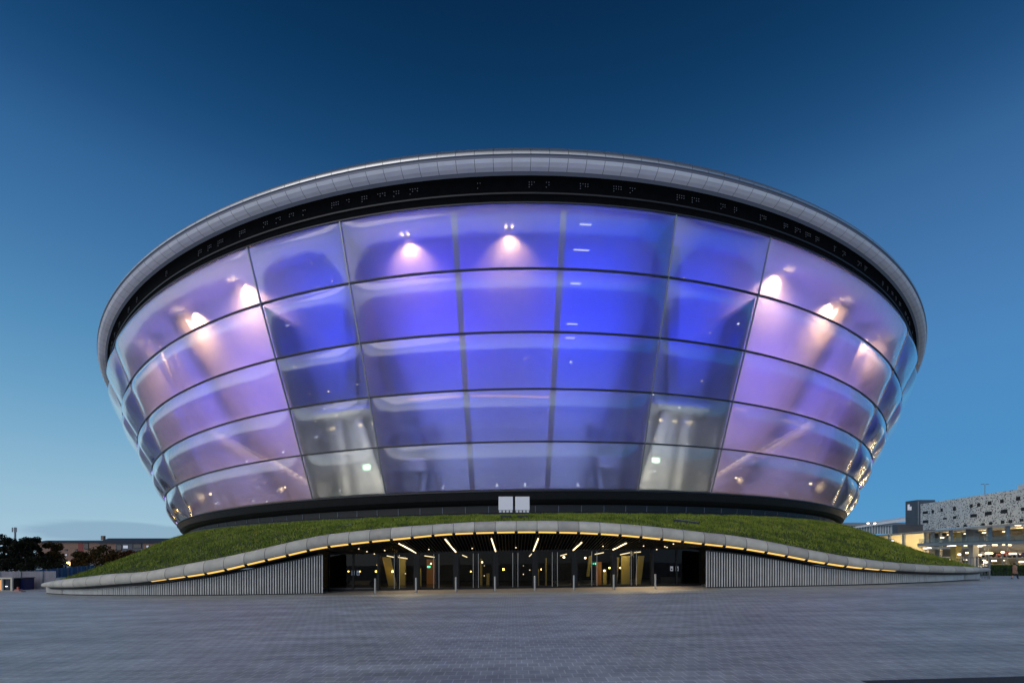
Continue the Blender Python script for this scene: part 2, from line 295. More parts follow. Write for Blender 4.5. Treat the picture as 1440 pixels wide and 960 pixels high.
for bi in range(len(BND)-1):
    a, b = BND[bi], BND[bi+1]; wide = (b-a) > 12
    if max(abs(a), abs(b)) > 120:
        mb = MB(); mb.grid([[G(r, R_(a+(b-a)*k/8)) for k in range(9)] for r in (0, 2.5, 5)])
        mb.build('rear_cladding', M['plinth'], arena, smooth=True); continue
    nu, nv = (56 if wide else 30), 24
    for r in range(5):
        tp = (.56,.61,.68,.74,.79)[r]+random.uniform(-.03,.03); am = random.uniform(.9,1.1)*(1,1,1.05,1.1,1.15)[r]; edge = []
        a0, b0, a1, b1 = tw(r, a), tw(r, b), tw(r+1, a), tw(r+1, b)
        rows = []
        for j in range(nv+1):
            t = j/nv; row = []
            for k in range(nu+1):
                s = k/nu; s = .5-.5*math.cos(math.pi*s) if wide else s
                th = R_((a0+(b0-a0)*s)*(1-t)+(a1+(b1-a1)*s)*t)
                Wm = (b-a)*math.pi/180*61; d = min(s, 1-s)*Wm
                e = 1-(1-min(d/min(3.4, Wm/2), 1))**2.2
                amp = .50 if wide else .52
                q = 1-(1-t/tp)**1.7 if t < tp else 1-((t-tp)/(1-tp))**2.1; dv = min(t, 1-t)*4.3; edge.append(max(math.exp(-d/.55), .55*math.exp(-dv/.28)))
                row.append(G(r+t, th, 0)+GN(r+t, th)*(amp*am*e*q+.02))
            rows.append(row)
        mb = MB(); mb.grid(rows)
        q0, q1, q2 = (Vector(mb.v[i]) for i in mb.f[len(mb.f)//2][:3]); mid_ = R_((a+b)/2)
        if (q1-q0).cross(q2-q1).dot(Vector((math.sin(mid_), -math.cos(mid_), 0))) < 0: mb.f = [q[::-1] for q in mb.f]
        co = mb.build('facade_cushion', M['etfe'], arena, smooth=True)
        at = co.data.attributes.new('edge', 'FLOAT', 'POINT'); at.data.foreach_set('value', edge)
# ring beams
for i, (R, zf, s) in enumerate(RG):
    n = 260; prof = [(-.12,-.055),(.13,-.055),(.13,.055),(-.12,.055)]
    rows = [[ring(R+o, zf+z, s, 2*math.pi*k/n) for k in range(n)] for o, z in prof+[prof[0]]]
    mb = MB(); mb.grid(rows, close=True); mb.build('ring_beam', M['ringdark'], arena, smooth=False)
# mullions
for b in BND:
    if abs(b) > 120: continue
    mb = MB()
    for r in range(5):
        for k in range(4):
            mb.beam(G(r+k/4, R_(tw(r+k/4, b)), .04), G(r+(k+1)/4, R_(tw(r+(k+1)/4, b)), .04), .11, .16)
    mb.build('mullion', M['mull'], arena)
# rim: (half offset radius, v px above horizon at front)
RR = rfrom(584)
def zrim(R, y): return EH+(HY-y)/F*(YC-R)
TS = .143
NP = 300
rimprof = {'rim_nose': [(RR-.9, 208.2), (RR-.45, 209.5), (RR-.12, 211), (RR, 213.2), (RR-.02, 216)],
           'rim_groove': [(RR-.02, 216), (RR-.1, 218.5), (RR-.06, 222)],
           'rim_panel': [(RR-.06, 222), (RR-.22, 228), (RR-.5, 235), (RR-.8, 241)],
           'rim_lip': [(RR-.8, 241), (RR-.98, 246.8)]}
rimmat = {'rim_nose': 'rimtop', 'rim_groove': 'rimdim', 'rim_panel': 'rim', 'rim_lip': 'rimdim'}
for nm, pr in rimprof.items():
    mb = MB(); g = .00022 if nm in ('rim_nose', 'rim_panel') else 0
    for k in range(NP):
        a0 = 2*math.pi*k/NP+g; a1 = 2*math.pi*(k+1)/NP-g
        mb.grid([[ring(R, zrim(R, y), TS, a) for a in (a0, a1)] for R, y in pr])
    mb.build(nm, M[rimmat[nm]], arena, smooth=(nm == 'rim_nose'))
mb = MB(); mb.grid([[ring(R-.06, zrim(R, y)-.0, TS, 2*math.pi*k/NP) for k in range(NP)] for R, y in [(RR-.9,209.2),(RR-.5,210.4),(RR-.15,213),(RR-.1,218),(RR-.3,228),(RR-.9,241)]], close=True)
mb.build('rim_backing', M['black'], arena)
# soffit under the rim
Rg, zgl, sg = RG[5]
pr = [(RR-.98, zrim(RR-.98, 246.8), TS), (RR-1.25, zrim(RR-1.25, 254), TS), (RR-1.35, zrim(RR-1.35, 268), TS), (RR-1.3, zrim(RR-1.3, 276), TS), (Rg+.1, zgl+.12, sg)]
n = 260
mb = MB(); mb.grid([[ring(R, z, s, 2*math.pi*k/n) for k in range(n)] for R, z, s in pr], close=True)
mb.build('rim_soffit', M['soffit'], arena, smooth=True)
# ledge highlights in the soffit
mb = MB(); mb.grid([[ring(RR-1.24+o, zrim(RR-1.3, 272.5)+z, TS, 2*math.pi*k/n) for k in range(n)] for o, z in ((-.1,.06),(.02,.06),(.02,-.06),(-.1,-.08))], close=True)
mb.build('soffit_rail', M['plinth'], arena)
# clusters of louvre perforations behind the soffit, each a pale stud row
mb = MB(); rnd = random.Random(3)
for k in range(-46, 47):
    if rnd.random() < .38: continue
    th0 = R_(k*1.15); mb = MB()
    for c in range(rnd.randint(2, 4)):
        for q in range(2 if c else 3):
            if rnd.random() < .25 and q: continue
            th = th0+R_(.17*c); y = 256.5+3.4*q
            p = ring(RR-1.21, zrim(RR-1.21, y), TS, th); mb.box(p, (.05,.04,.045), th)
    mb.build('louvre', M['stud'], arena)
# roof
mb = MB(); rows = []
for q in range(9):
    f = 1-q/8; rows.append([ring((RR-.9)*f, zrim(RR-.9, 208.2), 0, 2*math.pi*k/120)-Vector((0,0,TS*((RR-.9)-(RR-.9)*f*math.cos(2*math.pi*k/120))-3.0*(1-f*f))) for k in range(120)])
mb.grid(rows, close=True); mb.build('roof', M['roof'], arena, smooth=True)
# plinth under the glass
RP = rfrom(457)
pl = [(RG[0][0]+.05, RG[0][1]-.1), (RG[0][0]-.25, RG[0][1]-.75), (RP+.45, RG[0][1]-1.05), (RP, RG[0][1]-1.2), (RP-.05, 6.55), (RP+.18, 6.45), (RP+.2, 6.1), (RP+.2, 4.6)]
mb = MB(); mb.grid([[ring(R, z, .036 if i < 4 else .01, 2*math.pi*k/240) for k in range(240)] for i, (R, z) in enumerate(pl)], close=True)
mb.build('plinth', M['plinth'], arena)
mb = MB()
for k in range(-40, 41):
    th = R_(k*2.2); mb.beam(ring(RP+.0, RG[0][1]-1.25, .036, th), ring(RP-.03, 6.55, .01, th), .05, .06)
mb.build('plinth_seams', M['rimdim'], arena)

# ------------------------------------------------------------ concourse behind the film
OFF = -5.2
OFR = [-5.2,-5.2,-5.2,-4.9,-4.2,-3.5]
def off_(r): return interp(r, list(enumerate(OFR)))
mb = MB(); mb.grid([[G(r, R_(-125+k*250/120), off_(r)) for k in range(121)] for r in (0, 1, 2, 3, 4, 5)])
mb.build('inner_wall', M['wallin'], arena, smooth=True)
# ceiling of the concourse and its floor
mb = MB(); mb.grid([[G(4.99, R_(-125+k*250/120), o) for k in range(121)] for o in (-.1, OFR[5])]); mb.build('concourse_ceiling', M['wallin'], arena)
mb = MB(); mb.grid([[G(.05, R_(-125+k*250/120), o) for k in range(121)] for o in (-.1, OFF)]); mb.build('concourse_floor', M['slab'], arena)
# added dividers between bays, blocking light so the wash colours stay apart
for b in (-82.3,-74.4,-51,-43,-19.6,-11.7,11.7,19.6,43,51,74.4,82.3):
    mb = MB(); rr_ = (0,1,2,3,4) if abs(b) == 19.6 else (0,1,2,3,4,5); mb.grid([[G(r, R_(tw(r, b)), -.25) for r in rr_], [G(r, R_(tw(r, b)), off_(r)) for r in rr_]]); mb.build('added_light_divider', M['columnd'], arena)
# floors: partial slabs in the narrow bays and landings in the wide ones
for s in (-1, 1):
    for (a, b) in ((12.1, 19.3), (43.4, 50.6)):
        for r in (.02, 2.06):
            mb = MB(); aa, bb = (s*a, s*b) if s > 0 else (s*b, s*a)
            top = [[G(r, R_(aa+(bb-aa)*k/6), o) for k in range(7)] for o in (-2.6, OFF)]
            mb.grid(top); mb.grid([[p-Vector((0,0,.3)) for p in rw] for rw in top]); mb.grid([top[0], [p-Vector((0,0,.3)) for p in top[0]]])
            o = mb.build('landing', M['slab'], arena)
            mb = MB()
            for k in range(13): mb.beam(G(r, R_(aa+(bb-aa)*k/12), -2.7), G(r, R_(aa+(bb-aa)*k/12), -2.7)+Vector((0,0,1.0)), .03)
            for k in range(6): mb.beam(G(r, R_(aa+(bb-aa)*k/6), -2.7)+Vector((0,0,1.0)), G(r, R_(aa+(bb-aa)*(k+1)/6), -2.7)+Vector((0,0,1.0)), .05)
            mb.build('landing_rail', M['steel'], arena)
# columns
def leaning(a, b, w0, w1, name='interior_column', m='column'):
    mb = MB(); a = Vector(a); b = Vector(b); d = (b-a); n = 2
    t = Vector((d.y, -d.x, 0)); t = Vector((1,0,0)) if t.length < .01 else t
    rad = Vector((a.x, a.y-YC, 0)).normalized(); tan = Vector((-rad.y, rad.x, 0))
    q = []
    for p, w_ in ((a, w0), (b, w1)): q.append([p-tan*w_/2+rad*.25, p+tan*w_/2+rad*.25, p+tan*w_/2-rad*.25, p-tan*w_/2-rad*.25])
    mb.grid([q[0], q[1]], close=True); mb.build(name, M[m], arena)
for th in (-3.6, 3.2): leaning(G(.02, R_(th), -.46), G(4.93, R_(th*1.10), -.46), .46, .46, m='columnp')
for s in (-1, 1):
    leaning(G(.02, R_(s*8.0), -4.2), G(3.4, R_(s*11.2), -3.6), 1.0, .9, m='columnd')
    leaning(G(.02, R_(s*9.2), -3.0), G(1.6, R_(s*7.6), -4.2), .5, .4, m='columnd')
    leaning(G(.02, R_(s*14.0), -4.4), G(2.05, R_(s*15.4), -4.2), .85, .85)
    leaning(G(.02, R_(s*18.2), -4.2), G(2.05, R_(s*17.4), -4.2), .5, .7)
    leaning(G(.02, R_(s*26.3), -3.2), G(4.93, R_(s*33.4), -3.0), 1.5, 1.4, m='columnd')
    leaning(G(.02, R_(s*38.8), -3.4), G(4.93, R_(s*38.4), -3.0), 1.4, 1.3)
    leaning(G(2.1, R_(s*15.2), -3.4), G(4.9, R_(s*13), -3.4), .9, 1.1, m='columnd')
# box volumes (rooms) low in the central bay
for s in (-1, 1):
    mb = MB(); c = G(.75, R_(s*9.3), -3.2); mb.box(c, (1.5,.8,1.0), R_(s*9)); mb.build('service_box', M['slab'], arena)
# stairs with lit handrails
for s in (-1, 1):
    for (ra, ta, rb, tb) in ((.12, 20.6, .95, 26.2), (.95, 26.8, 1.9, 33.5)):
        mb = MB(); n = 16
        for k in range(n):
            t = (k+.5)/n; p = G(ra+(rb-ra)*t, R_(s*(ta+(tb-ta)*t)), -3.2); mb.box(p, (.55,1.5,.22), R_(s*(ta+tb)/2))
        st = mb.build('staircase', M['slab'], arena)
        mb = MB(); n = 9
        for k in range(n):
            t0 = k/n; t1 = (k+.6)/n
            mb.beam(G(ra+(rb-ra)*t0, R_(s*(ta+(tb-ta)*t0)), -2.3)+Vector((0,0,1)), G(ra+(rb-ra)*t1, R_(s*(ta+(tb-ta)*t1)), -2.3)+Vector((0,0,1)), .055)
        mb.build('handrail_light', M['railled'], arena)
        mb = MB(); mb.beam(G(ra, R_(s*ta), -2.25)+Vector((0,0,.5)), G(rb, R_(s*tb), -2.25)+Vector((0,0,.75)), .03, .3)
        mb.build('stair_balustrade', M['slab'], arena)
# coloured washes on the inner wall, one lamp per bay and storey, just inside the ring beams
BLUE = (.02,.035,1); DEEP = (.0,.02,1); VIO = (.3,.13,1); PINK = (.85,.42,.75); SLATE = (.16,.20,.62); LOBBY = (1,.94,.72); MAUVE = (.52,.42,.78)
def wash(a, b, r, col, e, hh=1.2):
    th = R_((a+b)/2); p = G(r+.12, th, -.75); q = G(r+.62, th, off_(r+.62))
    light('wash_lamp', 'AREA', p, e*1.6, col, arena, aim=q, shape='RECTANGLE', size=abs(R_(b-a))*58*.8, size_y=.5, spread=R_(170))
plan = {}
for (a, b) in ((-11.7,0),(0,11.7)):
    k = 1 if a < 0 else 1.0
    for r, (c, e) in enumerate((((.32,.42,.80), 125), ((.13,.20,.92), 155), ((.02,.06,1), 250), ((.03,.02,1), 400), ((.05,.02,1), 260))): wash(a, b, r, c if not (r > 2 and a >= 0) else DEEP, e)
for s in (-1, 1):
    for r, (c, e) in enumerate((((1,.96,.72), 150), ((.70,.76,.80), 95), ((.05,.09,1), 90), (DEEP, 270), (DEEP, 170))): wash(*sorted((s*11.7, s*19.6)), r, c, e)
    for (a, b) in ((19.6, 31), (31, 43)):
        for r, (c, e) in enumerate((((.44,.40,.82), 80), ((.29,.23,.95), 110), ((.13,.10,1), 220), ((.15,.10,1), 270), ((.32,.24,.98), 170))): wash(*sorted((s*a, s*b)), r, c, e)
    for r, (c, e) in enumerate((((.9,.85,.7), 60), (BLUE, 60), (BLUE, 110), (DEEP, 110), (DEEP, 90))): wash(*sorted((s*43, s*51)), r, c, e)
    for r, (c, e) in enumerate(((MAUVE, 60), (VIO, 80), (VIO, 140), (VIO, 140), (VIO, 100))): wash(*sorted((s*51, s*74)), r, c, e)
# warm floods close to the inner wall on the top storey: (pixel x, pixel y of the fixture)
def on_off(px, py, off):      # point on the surface offset `off` that shows at the pixel
    best = None
    u = (px-CX)/F
    lo, hi = -R_(50), R_(50)
    for _ in range(2):
        pass
    bd = 1e9
    for ri in range(0, 101):
        r = ri*.05
        a, b = lo, hi
        for _ in range(30):
            m_ = (a+b)/2; p = G(r, m_, off)
            if p.x/p.y < u: a = m_
            else: b = m_
        p = G(r, a, off); y = HY-F*(p.z-EH)/p.y
        if abs(y-py) < bd: bd = abs(y-py); best = (r, a)
    return best
for px, py, e in ((573, 330, 420), (716, 318, 480), (336, 370, 1500), (263, 416, 1600), (216, 464, 900), (1100, 362, 1300), (1178, 402, 1600), (1230, 450, 900)):
    r, th = on_off(px, py, -2.9)
    p = G(r, th, -2.95)
    mb = MB(); mb.box(p+Vector((0,0,-.0)), (.5,.22,.12), th); mb.build('flood_fixture', M['ringdark'], arena)
    for s in (-1, 1):
        mb = MB(); q = G(r, th+s*.004, -2.5); mb.box(q+Vector((0,0,-.12)), (.12,.08,.06), th); mb.build('flood_lens', M['warmbig'], arena)
    light('warm_flood', 'SPOT', p-Vector((0,0,.3)), e*(5 if 560 < px < 730 else 8), (1,.56,.29), arena, aim=p+Vector((-.75*math.sin(th), .75*math.cos(th), -1)), spot_size=R_(125), spot_blend=.9, shadow_soft_size=.12)
# small lamps and signs seen through the film: (px, py, size m, material)
for px, py, sz, mt in ((470,602,.22,'warmw'),(508,597,.24,'warmw'),(525,596,.2,'warmw'),(516,625,.12,'warmw'),(531,624,.12,'warmw'),
        (912,591,.12,'warmw'),(928,590,.22,'warmw'),(947,592,.2,'warmw'),(966,593,.2,'warmw'),(920,616,.12,'warmw'),(905,616,.1,'warmw'),
        (296,694,.34,'warmbig'),(401,686,.2,'warmbig'),(1140,680,.34,'warmbig'),(1035,673,.2,'warmbig'),
        (699,681,.12,'coolw'),(738,681,.12,'coolw'),(812,681,.12,'coolw'),(624,683,.1,'coolw'),(375,706,.16,'coolw'),(802,508,.1,'coolw'),(738,505,.06,'coolw')):
    r, th = on_off(px, py, -3.0); p = G(r, th, -3.0)
    mb = MB(); mb.tube([p+Vector((0,-sz*.15,0)), p+Vector((0,sz*.15,0))], sz*.5, 10); mb.build('interior_light_point', M[mt], arena)
rnd = random.Random(21)
for k in range(70):      # glowing points added for the film's sparkle of reflected city lights and small LEDs
    sgn = rnd.choice((-1, 1)); th = sgn*R_(rnd.choice((rnd.uniform(20.5, 42.5), rnd.uniform(20.5, 56), rnd.uniform(12, 19)))); r_ = rnd.uniform(.1, 4.6); p = G(r_, th, rnd.uniform(-1.2, -.4)); q = rnd.uniform(.025, .05)
    mb = MB(); mb.tube([p+Vector((0,-q,0)), p+Vector((0,q,0))], q, 6); mb.build('interior_light_point', M['warmw' if rnd.random() < .6 else 'coolw'], arena)
for px, py in ((517,656),(921,647)):
    r, th = on_off(px, py, -2.6); p = G(r, th, -2.6)
    mb = MB(); mb.box(p, (.62,.08,.42), th); mb.build('exit_sign', M['palegreen'], arena)
for x0, x1, py in ((815,831,317),(806,828,352),(802,816,400),(797,812,453),(795,808,477),(793,806,545),(700,742,668)):
    if py == 668: continue
    r, th = on_off(x0, py, -1.1); r2, th2 = on_off(x1, py, -1.1)
    mb = MB(); mb.beam(G(r, th, -1.1), G(r, th2, -1.1), .045); mb.build('glow_strip', M['softcool'], arena)
for x0, x1, y0, y1 in ((575,648,564,559),(662,772,558,557.5),(1024,1048,574,577),(1096,1136,590,601)):  # orange LED reflections along the ring beams, drawn as glowing lines
    r, th = on_off(x0, y0, -1.6); r2, th2 = on_off(x1, y1, -1.6)
    mb = MB(); n = 6
    for k in range(n):
        mb.beam(G(r+(r2-r)*k/n, th+(th2-th)*k/n, -1.6), G(r+(r2-r)*(k+1)/n, th+(th2-th)*(k+1)/n, -1.6), .05)
    mb.build('glow_strip', M['softorange'], arena)

# ------------------------------------------------------------ canopy ribbon, slatted walls, mound
YF = [(0,34.0),(14,34.0),(19,34.0),(25,34.5),(30.5,35.8),(34.7,37.3),(38.5,39.6),(41,41.6)]
def yfx(x): return sinterp(abs(x), YF)
RIB = [(60,818,825),(75,815,825.5),(110,811,825),(150,806.5,822),(200,803,818),(250,794,811),(300,785,803),(350,774.5,791.5),(400,763,780),(450,752.5,769),(512,745,761),(567,740,755.5),(624,736,750),(680,733,747.5),(740,732,746.5),(790,732,747),(824,733,748),(880,736.5,751.5),(935,741.5,757),(988,747.5,763),(1040,753.5,769),(1100,764,779),(1150,774,788.5),(1200,782.5,796),(1250,789,801),(1300,793,804),(1350,795.5,805),(1392,797.5,803)]
def solve(px):      # plan point of the ribbon for a pixel column
    u = (px-CX)/F; Y = 34.0
    for _ in range(40): Y = .5*Y+.5*yfx(u*Y)
    return u*Y, Y
rt = []
for px, yt, yb in RIB:
    X, Y = solve(px); rt.append((X, EH+(HY-yt)/F*(Y+.3), EH+(HY-yb)/F*Y))
XL, XR = rt[0][0], rt[-1][0]
ZT = [(a, b) for a, b, c in rt]; ZB = [(a, c) for a, b, c in rt]
ztop = lambda x: sinterp(x, ZT); zbot = lambda x: sinterp(x, ZB)
# arc-length samples
sam = []; x = XL; dx = .05; s_ = 0; px_ = None
while x <= XR:
    p = Vector((x, yfx(x), 0)); s_ += (p-px_).length if px_ else 0; sam.append((s_, x)); px_ = p; x += dx
SL = sam[-1][0]
def xs_(s): return interp(s, sam)
def frame(x):
    e = .1; t = Vector((2*e, yfx(x+e)-yfx(x-e), 0)).normalized(); return t, Vector((t.y, -t.x, 0))   # outward (towards the camera)
import bisect
sk = [a for a, _ in sam]
def xs_(s):
    i = max(0, min(len(sk)-2, bisect.bisect_left(sk, s)-1)); a, xa = sam[i]; b, xb = sam[i+1]; return xa+(xb-xa)*(s-a)/(b-a)
canopy = MB(); 
# canopy root part: dark soffit shell
def doorY(x): return 37.6
def soff_back(x):
    ax = abs(x-.2)
    if ax < 13.8: return 3.75, EH+.14          # depth behind the ribbon, z
    return .95, None
rows0, rows1, rows2 = [], [], []
nS = 240
for k in range(nS+1):
    x = xs_(SL*k/nS); t, o = frame(x); p = Vector((x, yfx(x), 0)); zb = zbot(x); zt = ztop(x)
    rows0.append(p-o*.42+Vector((0,0,zt-.03))); rows1.append(p-o*.18+Vector((0,0,(zt+zb)/2))); rows2.append(p-o*.16+Vector((0,0,zb-.01)))
mb = MB(); mb.grid([rows0, rows1, rows2, [r+Vector((0,0,.02))+Vector((0,.5,0)) for r in rows2]])
can = mb.build('entrance_canopy', M['black'], arena)
# soffit: inner lining sloping down to the door heads
mb = MB(); A, B = [], []
for k in range(81):
    x = -13.7+27.9*k/80; t, o = frame(x); A.append(Vector((x, yfx(x)+.35, zbot(x)-.14))); B.append(Vector((x, 37.4, 2.95+SX*x)))
mb.grid([A, B]); mb.build('soffit_board', M['soffit'], can)
mb = MB()
for k in range(1, 112):
    x = -13.6+27.7*k/112; x2 = x*.93; mb.beam((x, yfx(x)+.4, zbot(x)-.2), (x2, 37.35, 2.9+SX*x), .05, .06)
mb.build('soffit_slats', mat('dark_bronze_slat', (.045,.04,.035), .35, .3), can)
# panels with light strips
NPAN = int(SL/1.46); sec = [(-.46,1.0),(-.3,1.0),(-.12,.93),(.03,.78),(.10,.55),(.11,.3),(.05,.08),(-.03,0.0),(-.16,0.0)]
for k in range(NPAN):
    s0 = SL*k/NPAN+.014; s1 = SL*(k+1)/NPAN-.014; rows = []
    for j in range(7):
        x = xs_(s0+(s1-s0)*j/6); t, o = frame(x); zb = zbot(x); h = ztop(x)-zb
        rows.append([Vector((x, yfx(x), zb))+o*d_+Vector((0,0,h*f)) for d_, f in sec])
    mb = MB(); mb.grid(rows)
    po = mb.build('fascia_panel', M[random.choice(['fascia','fascia','fascia2','fascia3'])], can, smooth=True)
    xm = xs_((s0+s1)/2)
    if -26.5 < xm < 28.5:
        fade = min(1, (xm+28)/6, (30-xm)/6); hh = .10*fade; mb = MB(); ra, rb = [], []
        for j in range(5):
            x = xs_(s0+.1+(s1-s0-.2)*j/4); t, o = frame(x); zb = zbot(x)
            ra.append(Vector((x, yfx(x), zb-.012))-o*.06); rb.append(Vector((x, yfx(x), zb-.012-hh))-o*.22)
        mb.grid([ra, rb]); mb.build('light_strip', M['amber'], can)
# dark trough behind the strips
mb = MB(); ra, rb, rc = [], [], []
for k in range(nS+1):
    x = xs_(SL*(.01+.98*k/nS)); t, o = frame(x); zb = zbot(x); p = Vector((x, yfx(x), zb)); ra.append(p-o*.17-Vector((0,0,-.01))); rb.append(p-o*.30-Vector((0,0,.17))); rc.append(p-o*.95-Vector((0,0,.19)))
mb.grid([ra, rb, rc]); mb.build('light_trough', M['black'], can)
# slatted walls either side
def walltop(x):
    ax = abs(x); g = interp(ax, [(13.5,.52),(18,.42),(24,.30),(30,.16),(38,.06)]); return zbot(x)-g
def wallY(x): return yfx(x)+interp(abs(x), [(13,1.05),(25,.95),(34,.7),(41,.35)])
def wframe(x):
    e = .1; t = Vector((2*e, wallY(x+e)-wallY(x-e), 0)).normalized(); return t, Vector((t.y, -t.x, 0))
for s in (-1, 1):
    X0 = -13.75 if s < 0 else 14.1; X1 = (-38.4 if s < 0 else 38.9)
    n = 80; a, b = [], []
    for k in range(n+1):
        x = X0+(X1-X0)*k/n; t, o = wframe(x); p = Vector((x, wallY(x), 0))-o*.12; a.append(p+Vector((0,0,walltop(x)+.1))); b.append(p+Vector((0,0,zg(x)-.05)))
    # the wall turns back round the end of the mound
    for (dx_, dy_) in ((1.0,1.6),(2.0,4.2),(3.0,8)):
        x = X1+s*dx_; a.append(Vector((x, wallY(X1)+dy_, .75+zg(x)))); b.append(Vector((x, wallY(X1)+dy_, -.1+zg(x))))
    mb = MB(); mb.grid([a, b]); mb.build('wall_backing', M['slatback'], arena)
    mb = MB(); x = X0; i = 0
    while abs(x) < abs(X1)-.1:
        t, o = wframe(x); wt = interp(abs(x), [(14,.055),(24,.075),(30,.11),(34,.165),(36,.17)])
        dpt = interp(abs(x), [(14,.07),(30,.07),(36,.05)])
        p = Vector((x, wallY(x), 0)); z0 = zg(x)+.06; z1 = walltop(x); jj = 1+.0*i
        wv = wt*(1 if i % 3 else 1.35)
        ang = math.atan2(t.y, t.x)
        if z1 > z0+.1: mb.box(p+Vector((0,0,(z0+z1)/2)), (wv, dpt, z1-z0), ang)
        x += s*.185*t.x; i += 1
    mb.build('slat_screen', M['slat'], arena)
    # smooth pale stone end block
    mb = MB(); rw = []
    for k in range(13):
        x = X1*(.93+.075*k/12) if k < 12 else X1*1.005
        t, o = wframe(x); p = Vector((x, wallY(x)-.05, 0)); rw.append((p+Vector((0,0,zg(x)+.02)), p+o*.04+Vector((0,0,walltop(x)))))
    mb.grid([[r[0] for r in rw]+[rw[-1][0]+Vector((s*.5,1.5,0))], [r[1] for r in rw]+[rw[-1][1]+Vector((s*.5,1.5,0))]]); mb.build('end_wall', M['stone'], arena)
    # kick rail
    mb = MB(); 
    for k in range(60):
        xa = X0+(X1-X0)*k/60; xb = X0+(X1-X0)*(k+1)/60; mb.beam((xa, wallY(xa)-.06, zg(xa)+.03), (xb, wallY(xb)-.06, zg(xb)+.03), .1, .08)
    mb.build('kick_rail', M['black'], arena)

# mound surface between the ribbon and the plinth
def outer(s):      # s -1.6..1.6 : inside +-1 follows the ribbon, outside runs round the bowl at ground level
    if abs(s) <= 1:
        x = XL*.985*(-s) if s < 0 else XR*.985*s
        t, o = frame(x); return Vector((x, yfx(x), ztop(x)-.04))-o*.40
    sg_ = 1 if s > 0 else -1; q = abs(s)-1
    pts = [(0,(39.9*sg_,41.6,.55)),(.12,(43,46.5,.25)),(.25,(47,53,.1)),(.5,(57,68,0)),(.8,(64,92,0)),(1.2,(62,125,0))]
    if q < .12:
        e = outer(sg_); t = q/.12; b = Vector((43*sg_,46.5,.1+zg(40*sg_))); return e.lerp(b, t)
    f = [interp(q, [(a, b[i]) for a, b in pts]) for i in range(3)]; return Vector((abs(f[0])*sg_, f[1], f[2]+zg(40*sg_)))
def inner(s):
    th = s*R_(54) if abs(s) <= 1 else (1 if s > 0 else -1)*(R_(54)+(abs(s)-1)*R_(70))
    z = 6.2 if abs(s) < 1 else 6.2
    return Vector(((RP+.15)*math.sin(th), YC-(RP+.15)*math.cos(th), z-.012*RP*(1-math.cos(th))+SX*(RP*math.sin(th))))
def mound(s, t):
    a, b = outer(s), inner(s); p = a.lerp(b, t)
    tt = t
    ends = ss(.55, 1.0, abs(s))
    prof = (1-ends)*(1-(1-t)**1.5)+ends*(.62*t+.38*ss(0,1,t))
    p.z = a.z+(b.z-a.z)*prof
    if 0 < t < 1: p.z += .10*noise.noise(Vector((p.x*.35, p.y*.35, 0)))*min(1, 6*t, 6*(1-t))
    return p
mb = MB(); ns = 260; mb.grid([[mound(-2.2+4.4*i/ns, j/14) for i in range(ns+1)] for j in range(15)])
mb.build('grass_bank', M['soil'], kind='structure', smooth=True)
# blades
def blades():
    rnd = random.Random(11); mb = MB(); V, Fc = mb.v, mb.f
    cnt = 0
    while cnt < 95000:
        s = rnd.uniform(-1.28, 1.28); t = rnd.random()**1.15
        t = t*.99+.003
        p = mound(s, t); cnt += 1
        big = noise.noise(Vector((p.x*.8, p.y*.8, 3)))
        h = rnd.uniform(.10, .24)*(1+.7*big)*min(1, .4+8*t); w_ = rnd.uniform(.02, .045)
        a = rnd.uniform(0, math.pi); c, d = math.cos(a)*w_, math.sin(a)*w_
        lx, ly = rnd.uniform(-.6,.6)*h, rnd.uniform(-.6,.6)*h; b = len(V)
        z = p.z-.02
        V += [(p.x-c, p.y-d, z), (p.x+c, p.y+d, z), (p.x+lx, p.y+ly, z+h)]
        Fc.append((b, b+1, b+2)); mb.m.append(0)
    mb.build('grass', M['grass'], kind='stuff', label='short rough grass covering the bank around the arena', category='grass')
blades()

# entrance glazing ------------------------------------------------
GY = 37.5
def glz(px, z): return Vector(((px-CX)/F*GY, GY, z))
def topz(x): return 2.92+SX*x
glaz_edges = [-14.3,-12.2,-9.95] ; 
mb = MB(); mb.box((0.2, GY+.03, 1.45), (0,0,0)); 
bays = [558.5+55.4*k for k in range(7)]
